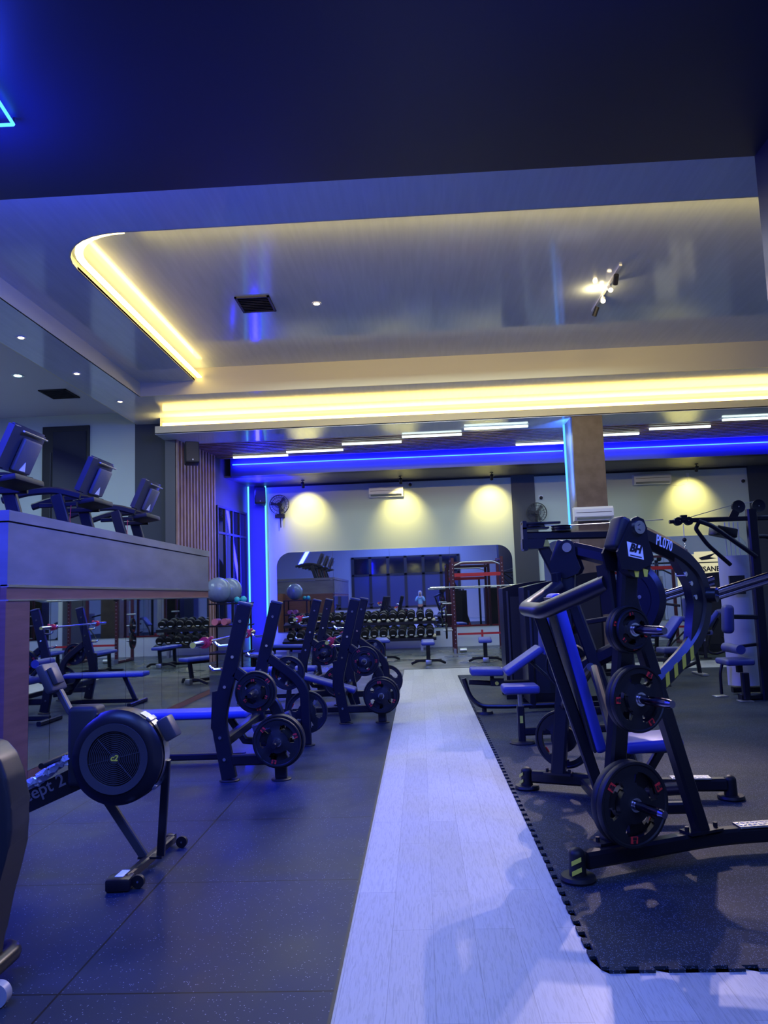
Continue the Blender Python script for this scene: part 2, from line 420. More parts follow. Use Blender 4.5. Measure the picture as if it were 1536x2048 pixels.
# treadmill mezzanine
XM = -3.53; Y0, Y1 = 6.47, 12.8
struct('wall_left_mezzanine', B().bx(-10.5, XM - .06, Y0 + .05, Y1, 0, 1.70), M['brown']).name = 'wall_left.001'
struct('floor', B().bx(-10.5, XM - .1, Y0 + .1, Y1 - .05, 1.70, 1.76), M['dgrey'])
struct('floor', B().bx(-10.5, -6.7, Y1 - .05, 17.9, 1.60, 1.76), M['dgrey'])
b = B(); b.bx(XM - .12, XM, Y0, Y1, 1.70, 2.25); b.bx(-10.5, XM - .12, Y0, Y0 + .12, 1.70, 2.25); b.bx(-10.5, XM - .12, Y1 - .12, Y1, 1.70, 2.25)
struct('trim_8', b, M['fascia'])
b = B(); b.bx(XM - .13, XM + .015, Y0 - .015, Y1 + .015, 2.262, 2.355); b.bx(-10.5, XM - .13, Y0 - .015, Y0 + .13, 2.262, 2.355); b.bx(-10.5, XM - .13, Y1 - .13, Y1 + .015, 2.262, 2.355)
struct('trim_9', b, M['fascia'])
struct('trim_10', B().bx(XM - .06, XM + .012, Y0, Y1 + .02, 1.69, 1.712), M['satin'])
struct('trim_11', B().bx(XM - .06, XM - .005, Y0, Y1, 1.585, 1.69), M['brown'])
struct('trim_12', B().bx(XM - .06, XM + .012, Y0, Y1 + .02, 1.572, 1.585), M['satin'])
struct('trim_13', B().bx(XM - .06, XM, Y0 - .02, 6.86, 0, 1.572), M['brown'])
struct('baseboard_left', B().bx(XM - .06, XM + .004, 6.86, Y1, 0, .07), M['brown'])
ys = [6.86, 7.26, 7.96, 9.15, 9.75, 10.43, 11.15, 12.26, 12.8]
for i in range(8):
    o = fin(B().bx(XM - .012, XM, ys[i] + .004, ys[i + 1] - .004, .075, 1.57), 'mirror_panel', M['mirror'], smooth=False)
    tag(o, 'tall mirror panel under the treadmill deck, %s from the near brown post' % ORD[i], 'mirror', 'mirror panels under the treadmill deck')
struct('trim_14', B().bx(XM - .05, XM - .013, 6.86, Y1, .07, 1.57), M['seam'])
# rear wall of the treadmill room, dark pier
struct('wall_left_rear', B().bx(-10.5, -6.69, 17.9, 18.1, 0, 6.3), M['wallp']).name = 'wall_left.002'
struct('trim_15', B().bx(-6.69, -5.95, 17.9, 18.2, 0, 5.9), M['darkwall'])
struct('trim_16', B().bx(-5.95, -5.64, 17.9, 18.2, 0, 5.9), M['darkceil'])
struct('wall_left_far', B().bx(-10.7, -10.5, -4.2, 18.1, 0, 6.5), M['wallb']).name = 'wall_left.003'
struct('wall_left_low', B().bx(-5.75, -5.6, 12.8, 17.6, 0, 1.75), M['brown']).name = 'wall_left.004'
d = thing('door', 'tall black door on the rear wall of the treadmill room', 'door', (-8.36, 17.88, 1.76))
fin(B().bx(-8.93, -7.79, 17.84, 17.9, 1.76, 5.84), 'door_frame', M['matte'], d, False, True)
fin(B().bx(-8.66, -7.85, 17.815, 17.84, 1.80, 5.7), 'door_leaf', M['glass'], d, False, True)
fin(B().bx(-8.72, -8.70, 17.80, 17.84, 1.80, 5.2), 'edge_strip', M['dgrey'], d, False, True)
# wall behind the photographer, with a window band
struct('wall_rear', B().bx(-10.5, 10.5, -4.2, -4, 0, 6.5), M['wallb'])
wn = struct('window_2', B().bx(-4.2, 2.5, -4.0, -3.985, .82, 3.95), M['glass'])
struct('lower_panes', B().bx(-4.2, 2.5, -3.985, -3.98, .82, 2.85), M['pane_glow'], wn)
b = B()
for k in range(7): x = -4.2 + 6.7 * k / 6; b.bx(x - .09, x + .09, -4, -3.94, .75, 4.0)
for z in (.80, 2.85, 3.95): b.bx(-4.25, 2.55, -4, -3.94, z - .06, z + .06)
struct('window_frame', b, M['frame'], wn)
# dark right-hand column by the entrance
struct('trim_17', B().bx(3.8, 4.6, 7.2, 8.04, 0, 6.3), M['navy'])

# ------------------------------------------------------------------ ceilings
struct('ceiling', B().bx(-10.5, 10.5, -4.2, 8.04, Z2, 6.5), M['navy'])
XT = -4.5; YN = 8.95; RC = .95
# ring soffit round the tray (L-shaped panel with a rounded corner cut out)
pts = [V((-5.65, 8.04, Z2)), V((4.0, 8.04, Z2)), V((4.0, YN, Z2)), V((XT + RC, YN, Z2))]
for k in range(1, 9):
    a = R(270 - 90 * k / 8); pts.append(V((XT + RC + RC * math.cos(a), YN + RC + RC * math.sin(a), Z2)))
pts += [V((XT, YT, Z2)), V((-5.65, YT, Z2))]
b = B(); b.prism([p + V((0, 0, .02)) for p in pts], (0, 0, .04)); bmesh.ops.triangulate(b.bm, faces=[f for f in b.bm.faces if len(f.verts) > 4])
struct('ceiling', b, M['gloss'])
struct('ceiling', B().bx(4.0, 10.5, 8.04, YN, Z2, Z2 + .04), M['gloss'])
# cove lip standing on the ring, light strip behind it
path = [V((10.5, YN, 0)), V((XT + RC, YN, 0))] + [V((p.x, p.y, 0)) for p in pts[4:12]] + [V((XT, YT, 0))]
def off(path, d):
    out = []
    for i, p in enumerate(path):
        a = (path[min(i + 1, len(path) - 1)] - path[max(i - 1, 0)]).normalized(); out.append(p + V((-a.y, a.x, 0)) * d)
    return out
lipc = off(path, .012)
struct('trim_18', B().bar([p + V((0, 0, Z2 + .05)) for p in lipc], .024, .10, ch=.002), M['lip'])
ledc = off(path[1:], -.10)
t = tag(fin(B().bar([p + V((0, 0, Z2 + .07)) for p in ledc], .10, .02, ch=.002), 'cove_light_strip', M['led_yel'], smooth=False), 'warm light strip hidden in the rounded left cove of the ceiling tray', 'light strip')
struct('ceiling', B().bx(-6.0, 10.5, 8.4, YT, Z3, Z3 + .1), M['gloss'])
struct('trim_19', B().bx(-5.65, 10.5, YT - .03, YT, Z1, Z3 + .05), M['lip'])
struct('trim_20', B().bx(-5.68, -5.65, 8.04, YT, Z1, Z2 + .03), M['lip'])
# lower ring with the downlights and the strip before the light cove
struct('ceiling', B().bx(-6.63, -5.66, 8.04, 18.0, Z1, Z1 + .05), M['gloss'])
struct('ceiling', B().bx(-5.66, 10.5, YT, YF + .5, Z1, Z1 + .05), M['gloss'])
struct('ceiling', B().bx(-5.66, -5.4, YF + .5, 18.0, Z1, Z1 + .05), M['gloss'])
struct('trim_21', B().bx(-6.65, -6.63, 8.04, 17.9, Z1, Z1 + .3), M['lip'])
struct('ceiling', B().bx(-10.5, -6.63, 8.04, 17.9, 6.12, 6.2), M['wallb'])
# light cove lip and its strip
b = B(); b.bx(-5.88, 10.5, YF, YF + .03, Zs, Zs + .18); b.bx(-5.88, -5.85, YF + .03, YF + .5, Zs, Zs + .18)
struct('trim_22', b, M['lip'])
struct('trim_23', B().bx(-5.88, 10.5, YF + .35, YF + .40, Zs, Z1), M['lip'])
tag(fin(B().bx(-5.8, 10.4, YF + .28, YF + .345, Zs + .16, Zs + .31), 'cove_light_strip', M['led_yel'], smooth=False), 'long warm light strip in the straight ceiling cove across the hall', 'light strip')
struct('ceiling', B().bx(-5.88, 10.5, YF, 18.16, Zs - .01, Zs + .02), M['gloss'])
struct('ceiling', B().bx(-6, 10.5, 18.16, YB, Zs + .08, Zs + .1), M['black_gap'])
b = B()
for i in range(12): y = 18.18 + i * .19; b.bx(-5.4, 10.5, y, y + .085, Zs - .01, Zs + .08)
struct('trim_24', b, M['slat'])
struct('trim_25', B().bx(-5.0, 10.5, YB, YB + .25, Zw, Zs + .1), M['navy'])
struct('ceiling', B().bx(-5.6, 10.5, YB + .2, W + .2, Zw, Zw + .05), M['darkceil'])
struct('ceiling', B().bx(-11, 11, -4.3, 22.6, 6.5, 6.7), M['navy'])
struct('trim_26', B().bx(-5.6, 10.5, W - .02, W, Zw - .05, Zw), M['blackp'])

# pillar
struct('trim_27', B().bx(3.53, 4.2, 17.0, 17.9, 0, Zs - .01), M['pillar'])

# ================================================================== BLUE LIGHT LINES
def ledbar(name, p, q, m, lab, r=.012):
    o = fin(B().cyl(p, q, r, seg=8), name, m); return tag(o, lab, 'light strip')
ledbar('blue_light_strip', (-4.94, YB - .012, 5.185), (3.95, YB - .012, 5.185), M['led_blue'], 'long blue light strip on the ceiling beam left of the pillar', .013)
ledbar('blue_light_strip', (4.02, YB - .012, 5.185), (10.4, YB - .012, 5.185), M['led_blue'], 'long blue light strip on the ceiling beam right of the pillar', .013)
ledbar('blue_light_strip', (-4.95, W - .055, .05), (-4.95, W - .055, 4.86), M['led_blue2'], 'vertical blue light strip on the corner pier beside the windows', .024)
ledbar('blue_light_strip', (-4.44, W - .055, .05), (-4.44, W - .055, 4.86), M['led_blue2'], 'vertical blue light strip on the corner pier beside the wall fan', .024)
ledbar('blue_light_strip', (3.515, 17.85, 2.9), (3.515, 17.85, 5.335), M['led_blue'], 'blue light strip up the left side of the brown pillar', .03)
area('blue_strip_glow_left', (-.45, YB - .16, 5.19), (8.9, .03), BLUE, 330, (-.45, YB + 1, 5.15))
area('blue_strip_glow_right', (7.2, YB - .16, 5.19), (6.2, .03), BLUE, 230, (7.2, YB + 1, 5.15))
area('blue_pier_glow', (-4.7, W - .45, 2.5), (.06, 4.4), BLUE, 130, (-4.7, W, 2.5))
area('blue_pier_room', (-4.6, W - .3, 3.2), (.10, 3.2), BLUE, 90, (-3.4, 17, 2.0))
area('blue_pillar_glow', (3.35, 17.25, 4.4), (.04, 1.6), (.05, .18, 1.0), 60, (3.6, 17.5, 4.4))
area('blue_soffit_glow', (-4.2, 21.0, 4.55), (1.2, .4), BLUE, 90, (-4.2, 21.1, 5))

# neon triangle
nt_ = thing('neon_sign', 'blue neon triangle on the dark ceiling near the entrance', 'neon sign', (-4.2, 6.5, 6.05))
tri = [P(27, 249, z=6.02), P(-62, 110, z=6.02), P(-160, 258, z=6.02)]
b = B()
for i in range(3): b.cyl(tri[i], tri[(i + 1) % 3], .016, seg=8)
fin(b, 'neon_tube', M['neon'], nt_, True, True)
for p in tri: fin(B().cyl(p, p + V((0, 0, .07)), .008, seg=6), 'hanger', M['matte'], nt_, True, True)
point('neon_glow', (-4.1, 6.3, 5.6), (.02, .05, 1.0), 260, .3)

# tube lights on the slatted ceiling
tubes = [(-4.83, -3.33, 19.98), (-3.33, -1.82, 19.55), (-1.81, -.29, 18.84), (-.30, 1.17, 18.26), (1.16, 2.67, 17.65), (2.63, 3.9, 19.88), (4.15, 5.62, 19.1), (5.69, 7.18, 18.6), (7.17, 8.6, 17.92)]
for i, (x0, x1, y) in enumerate(tubes):
    t = thing('tube_light', 'white tube light on the slatted ceiling, %s from the left' % ORD[i], 'light', ((x0 + x1) / 2, y, Zs - .02), 0, 'white tube lights on the slatted ceiling')
    fin(B().bx(x0 + .01, x1 - .01, y - .022, y + .022, Zs - .028, Zs - .012), 'housing', M['white'], t, False, True)
    fin(B().bx(x0 + .02, x1 - .02, y - .03, y + .03, Zs - .07, Zs - .028), 'diffuser', M['tube'], t, False, True)

# downlights and vents
def downlight(p, m, lab, grp=None, r=.055):
    t = thing('downlight', lab, 'light', p, 0, grp)
    fin(B().lathe([(r * .8, 0), (r * 1.35, 0), (r * 1.35, -.012), (r * .8, -.008)], (0, 0, 0), closed=True, seg=20), 'trim_ring', M['white'], t)
    fin(B().cyl((0, 0, -.004), (0, 0, -.012), r * .8, seg=16), 'lamp', m, t)
for i, (p, l) in enumerate((((-6.2, 11.64, Z1), 'nearest'), ((-6.2, 13.65, Z1), 'middle'), ((-6.2, 15.73, Z1), 'farthest'))):
    downlight(p, M['lampw'], 'warm downlight in the lowered ceiling strip over the treadmills, %s of three' % l, 'downlights over the treadmills')
downlight((-7.82, 14.58, 6.12), M['lampc'], 'greenish white downlight in the treadmill room ceiling', None, .09)
downlight((-1.52, 12.24, Z3), M['lampw'], 'warm downlight in the ceiling tray right of the square vent', None, .06)
def vent(c, sx, sy, lab):
    t = thing('ceiling_vent', lab, 'vent', c)
    b = B(); b.bx(-sx / 2, sx / 2, -sy / 2, -sy / 2 + .035, -.025, 0); b.bx(-sx / 2, sx / 2, sy / 2 - .035, sy / 2, -.025, 0); b.bx(-sx / 2, -sx / 2 + .035, -sy / 2, sy / 2, -.025, 0); b.bx(sx / 2 - .035, sx / 2, -sy / 2, sy / 2, -.025, 0)
    fin(b, 'frame', M['matte'], t, False)
    b = B()
    for k in range(9):
        y = -sy / 2 + .05 + k * (sy - .1) / 8; b.box((0, y, -.012), (sx - .07, .03, .006), (R(35), 0, 0))
    fin(b, 'louvre', M['dgrey'], t, False)
    fin(B().bx(-sx / 2 + .02, sx / 2 - .02, -sy / 2 + .02, sy / 2 - .02, -.004, -.001), 'backing', M['black_gap'], t, False)
vent((-2.51, 12.12, Z3), .56, .66, 'square black air vent in the ceiling tray under blue reflections')
vent((-7.65, 16.0, 6.12), .6, .7, 'dark air vent in the treadmill room ceiling')

# track light
tk = thing('track_light', 'short ceiling track with two lit spot heads and a dark one', 'light', (3.25, 12.2, Z3))
fin(B().bx(3.20, 3.24, 11.3, 13.2, Z3 - .03, Z3), 'track', M['white'], tk, False, True)
def head(y, m, tgt, name='spot_head'):
    c = V((3.22, y, Z3 - .10)); dr = (V(tgt) - c).normalized()
    h = fin(B().cyl(c - dr * .06, c + dr * .10, .04, seg=16).cyl(c + V((0, 0, .08)), c, .012, seg=8), name, M['matte'] if m is None else M['white'], tk, True, True)
    if m: fin(B().cyl(c + dr * .101, c + dr * .106, .034, seg=16), 'lamp', m, h, True, True)
    return c + dr * .13
h1 = head(12.45, M['lampw'], (1.0, 4.0, 0)); h2 = head(12.0, M['lampw'], (2.4, 3.2, 0)); head(11.6, None, (3.5, 16, 3)); head(12.95, None, (2.0, 14, 3))
spot('track_lamp_aisle', h1, (.3, 3.6, 0), (1.0, .80, .88), 900, 46, .5, .035)
spot('track_lamp_mat', h2, (1.6, 2.8, 0), (1.0, .80, .88), 450, 44, .5, .035)
point('track_glow', (3.05, 12.2, Z3 - .12), (1.0, .80, .35), 9, .03)

# wall washer spots on the rear soffit
for i, (x, y, zt, l) in enumerate(((-3.21, 21.60, 3.98, 'above the left warm glow, beside the wall fan'), (-.42, 21.60, 3.90, 'above the middle warm glow, near the first air conditioner'), (2.15, 21.60, 3.98, 'above the warm glow left of the dark pilaster'), (7.85, 21.60, 3.90, 'above the warm glow over the cable machine'))):
    t = thing('spotlight', 'black ceiling spotlight ' + l, 'light', (x, y, Zw), 0, 'spotlights washing the back wall')
    q = V((x, y, Zw)); d_ = (V((x, W, zt)) - q).normalized(); c = q + V((0, 0, -.13))
    fin(B().cyl(q, q + V((0, 0, -.02)), .05).cyl(q, c, .012, seg=8), 'mount', M['matte'], t, True, True)
    h = fin(B().cyl(c - d_ * .07, c + d_ * .09, .045, seg=16), 'lamp_body', M['matte'], t, True, True)
    spot('wall_spot', c + d_ * .12, (x, W, zt), (1.0, .82, .26), 165, 90, 1.0, .03)

# ================================================================== BACK WALL FIXTURES
def aircon(c, wdt, rz, lab):
    t = thing('air_conditioner', lab, 'air conditioner', c, rz)
    b = B(); pr = [(-.0, .15), (-.17, .15), (-.22, .10), (-.22, -.06), (-.15, -.15), (0, -.15)]
    b.prism([(0, y, z) for y, z in pr], (wdt, 0, 0)); fin(b, 'casing', M['white'], t)
    fin(B().bx(-wdt / 2 + .04, wdt / 2 - .04, -.226, -.221, .02, .03), 'panel_line', M['dgrey'], t, False)
    fin(B().box((0, -.195, -.10), (wdt - .1, .01, .06), (R(38), 0, 0)), 'louvre', M['satin'], t, False)
aircon((-.87, W, 4.53), 1.0, 0, 'white wall air conditioner left of the dark pilaster')
aircon((6.8, W, 4.58), 1.05, 0, 'white wall air conditioner high on the right section of the back wall')
aircon((3.84, 17.0, 3.13), .84, 0, 'white air conditioner on the front of the brown pillar')
def wallfan(c, lab, r=.285):
    t = thing('wall_fan', lab, 'fan', c)
    b = B()
    for rr, yy in ((r, -.16), (r * .99, -.10), (r * .7, -.22), (r * .35, -.24)): b.lathe([(rr - .006, 0), (rr + .006, 0), (rr + .006, .008), (rr - .006, .008)], (0, yy, .12), (0, 1, 0), 32, True)
    for k in range(20):
        a = 2 * PI * k / 20; ca, sa = math.cos(a), math.sin(a)
        b.tube([(.04 * ca, -.25, .12 + .04 * sa), (r * .7 * ca, -.22, .12 + r * .7 * sa), (r * ca, -.16, .12 + r * sa), (r * .6 * ca, -.07, .12 + r * .6 * sa)], .003, seg=4)
    fin(b, 'cage', M['matte'], t)
    b = B()
    for k in range(3):
        a = 2 * PI * k / 3 + .9; d1 = V((math.cos(a), 0, math.sin(a))); d2 = V((-math.sin(a), .35, math.cos(a)))
        c0 = V((0, -.16, .12)); b.prism([c0 + d1 * .04 - d2 * .02, c0 + d1 * (r * .85) - d2 * .05, c0 + d1 * (r * .88) + d2 * .05, c0 + d1 * .04 + d2 * .03], (0, .004, 0))
    fin(b, 'blade', M['dgrey'], t, False)
    fin(B().cyl((0, -.2, .12), (0, -.03, .12), .06), 'motor', M['matte'], t)
    fin(B().bx(-.14, .14, -.10, 0, -.26, -.16).cyl((0, -.05, .12), (.02, -.05, -.55), .016, seg=8).cyl((0, -.03, .1), (0, -.03, -.2), .03, seg=8), 'bracket', M['matte'], t)
wallfan((-4.02, W, 4.16), 'black wall fan beside the vertical blue light strips')
wallfan((3.45, W - .06, 3.62), 'black wall fan on the dark pilaster behind the pulley machine')
def camera_dome(c, lab):
    t = thing('security_camera', lab, 'camera', c)
    fin(B().bx(-.06, .06, -.02, 0, -.06, .06), 'base', M['white'], t, False)
    fin(B().ball((.0, -.06, -.02), .05).cyl((0, 0, 0), (0, -.06, -.02), .02), 'lens_head', M['matte'], t)
camera_dome((-.16, W, 4.74), 'small security camera right of the left air conditioner')
camera_dome((3.62, W, 4.2), 'small security camera on the wall between the dark pilaster and the pillar')
camera_dome((9.40, W, 4.45), 'small security camera by the far right edge of the back wall')
def speaker(c, rz, tilt, lab):
    t = thing('wall_speaker', lab, 'speaker', c, rz)
    rt = Euler((tilt, 0, 0)).to_matrix()
    fin(B().box((0, -.25, 0), (.32, .26, .52), rt, .03), 'cabinet', M['matte'], t)
    fin(B().box(V((0, -.25, 0)) + rt @ V((0, -.132, 0)), (.27, .01, .46), rt), 'grille', M['dgrey'], t, False)
    fin(B().box(V((0, -.25, 0)) + rt @ V((.0, -.14, -.2)), (.03, .006, .03), rt), 'badge', M['white'], t, False)
    fin(B().cyl((0, 0, 0), (0, -.2, 0), .02), 'bracket', M['matte'], t)
speaker(P(375, 908, y=17.3) + V((0, .2, 0)), R(25), R(-12), 'black speaker mounted high at the brown slatted wall')
speaker((-4.62, W - .05, 4.52), R(15), R(-15), 'black speaker mounted between the vertical blue light strips')
o = fin(B().bx(7.82, 7.9, W - .02, W, 4.62, 4.74).tube([(7.86, W - .01, 4.62), (7.86, W - .01, 4.45), (7.6, W - .01, 4.38), (7.34, W - .01, 4.42)], .006, .05, 6), 'wall_socket', M['white']); tag(o, 'small wall socket with cable right of the right air conditioner', 'socket')
# hanging lit sign reflected and seen between the machines on the right
sg = thing('hanging_sign', 'pale yellow lit sign with black lettering behind the cable machine', 'sign', (7.9, 21.6, 1.35))
fin(B().bx(7.60, 8.25, 21.6, 21.64, 1.35, 2.42), 'panel', M['signlit'], sg, False, True)
text('lettering', 'INSANE', .19, (7.93, 21.597, 1.93), (1, 0, 0), (0, 0, 1), M['blackp'], sg, .003, .006)
b = B()
b.prism([(7.70, 21.596, 2.25), (8.2, 21.596, 2.38), (8.02, 21.596, 2.26), (8.2, 21.596, 2.22), (7.78, 21.596, 2.18)], (0, .003, 0))
fin(B().bx(7.62, 8.23, 21.594, 21.599, 2.10, 2.13), 'banner_line', M['blackp'], sg, False, True)
fin(B().bx(7.85, 8.0, 21.594, 21.599, 1.45, 1.70), 'figure_mark', M['blackp'], sg, False, True)
fin(b, 'emblem', M['blackp'], sg, False, True)
for x in (7.65, 8.17): fin(B().bx(x, x + .02, 21.6, 21.62, 0, 1.35), 'stand', M['matte'], sg, False, True)

# ================================================================== WEIGHT PLATES
def plate_bm(Rr, th):
    b = B(); S = 48
    rr = [.0255, .034, .05, .44 * Rr, .50 * Rr, .70 * Rr, .76 * Rr, .90 * Rr, .93 * Rr, .985 * Rr, Rr]
    dp = [th / 2, th / 2 + .004, th / 2 - .002, th / 2 - .003, th / 2 - .008, th / 2 - .008, th / 2 - .006, th / 2 - .006, th / 2, th / 2, th / 2 - .008]
    def hole(k, i):
        a = (i % S) % 16
        return (k == 4 and 2 <= a < 13) or (k in (3, 5) and 3 <= a < 12)
    vs = []; n = len(rr)
    for side in (-1, 1):
        for i in range(S):
            a = 2 * PI * i / S
            for k in range(n): vs.append((rr[k] * math.cos(a), side * dp[k], rr[k] * math.sin(a)))
    def ix(s, i, k): return s * S * n + (i % S) * n + k
    fs = []
    for i in range(S):
        for k in range(n - 1):
            if hole(k, i): continue
            fs.append((ix(0, i, k), ix(0, i + 1, k), ix(0, i + 1, k + 1), ix(0, i, k + 1)))
            fs.append((ix(1, i, k), ix(1, i, k + 1), ix(1, i + 1, k + 1), ix(1, i + 1, k)))
            if hole(k, i + 1): fs.append((ix(0, i + 1, k), ix(0, i + 1, k + 1), ix(1, i + 1, k + 1), ix(1, i + 1, k)))
            if hole(k, i - 1): fs.append((ix(0, i, k), ix(0, i, k + 1), ix(1, i, k + 1), ix(1, i, k)))
            if k + 1 < n - 1 and hole(k + 1, i): fs.append((ix(0, i, k + 1), ix(0, i + 1, k + 1), ix(1, i + 1, k + 1), ix(1, i, k + 1)))
            if k > 0 and hole(k - 1, i): fs.append((ix(0, i, k), ix(0, i + 1, k), ix(1, i + 1, k), ix(1, i, k)))
        fs.append((ix(0, i, n - 1), ix(0, i + 1, n - 1), ix(1, i + 1, n - 1), ix(1, i, n - 1)))
        fs.append((ix(0, i, 0), ix(0, i + 1, 0), ix(1, i + 1, 0), ix(1, i, 0)))
    return b.raw(vs, fs)
PL = {}
def plate_proto(Rr, th, num):
    key = (Rr, th)
    t = thing('weight_plate', 'x', 'weight plate', (0, 0, 0))
    fin(plate_bm(Rr, th), 'plate_disc', M['rub'], t, ang=40)
    fin(B().lathe([(.0255, -.004), (.036, -.004), (.036, .004), (.0255, .004)], (0, -th / 2 - .004, 0), (0, 1, 0), 24, True), 'hub_ring', M['chrome'], t)
    for k in range(3):
        a = R(120 * k + 150 + 6); s = Rr * .155; c = V((math.cos(a), 0, math.sin(a))) * (Rr * .80); d1 = V((math.cos(a), 0, math.sin(a))); d2 = V((-math.sin(a), 0, math.cos(a)))
        q = [c + d1 * s * .5 + d2 * s * .62, c - d1 * s * .5 + d2 * s * .62, c - d1 * s * .5 - d2 * s * .62, c + d1 * s * .5 - d2 * s * .62]
        bd = fin(B().prism([p + V((0, -th / 2 + .004, 0)) for p in q], (0, .006, 0)), 'number_badge', M['red'], t, False)
        text('number', num + '\nKG', s * .5, c + V((0, -th / 2 + .0002, 0)), -d2 if d2.x < 0 else -d2, -d1 if False else d1, M['blackp'], bd, .002, .0015, world=False)
    return t
PROTO = {}
USED = set()
def place_plate(kind, c, nd, spin, label):
    """c = centre; nd = direction the front faces (horizontal)"""
    Rr, th, num = {'big': (.218, .042, '20'), 'mid': (.198, .038, '15'), 'small': (.175, .032, '10'), 'tiny': (.128, .028, '5'), 'mini': (.106, .024, '2.5')}[kind]
    rz = math.atan2(nd[0], -nd[1])
    if kind not in PROTO: PROTO[kind] = plate_proto(Rr, th, num)
    o = PROTO[kind]
    if kind in USED: o = dup(o)
    USED.add(kind)
    o.location = c; o.rotation_euler = (0, spin, rz); o['label'] = label; o['category'] = 'weight plate'; return o
TH = {'big': .042, 'mid': .038, 'small': .032, 'tiny': .028, 'mini': .024}
def stack(kinds, c0, nd, where, group, spin0=0.):
    """plates side by side on a peg starting at c0 going outwards along nd"""
    nd = V((nd[0], nd[1], 0)).normalized(); p = V(c0); n = len(kinds)
    nm = {1: ['only'], 2: ['inner', 'outer'], 3: ['innermost', 'middle', 'outermost']}[n]
    for i, k in enumerate(kinds):
        p = p + nd * (TH[k] / 2 + .001)
        o = place_plate(k, p.copy(), nd, spin0 + i * 1.1, '%s black weight plate on the %s' % (nm[i], where)); o['group'] = group
        p = p + nd * (TH[k] / 2 + .001)
    return p
def peg(b, c0, nd, L, r=.024):
    nd = V((nd[0], nd[1], 0)).normalized(); c0 = V(c0); b.cyl(c0, c0 + nd * L, r, seg=20); b.cyl(c0 + nd * L, c0 + nd * (L + .03), r, r * .8, 20)
    return b

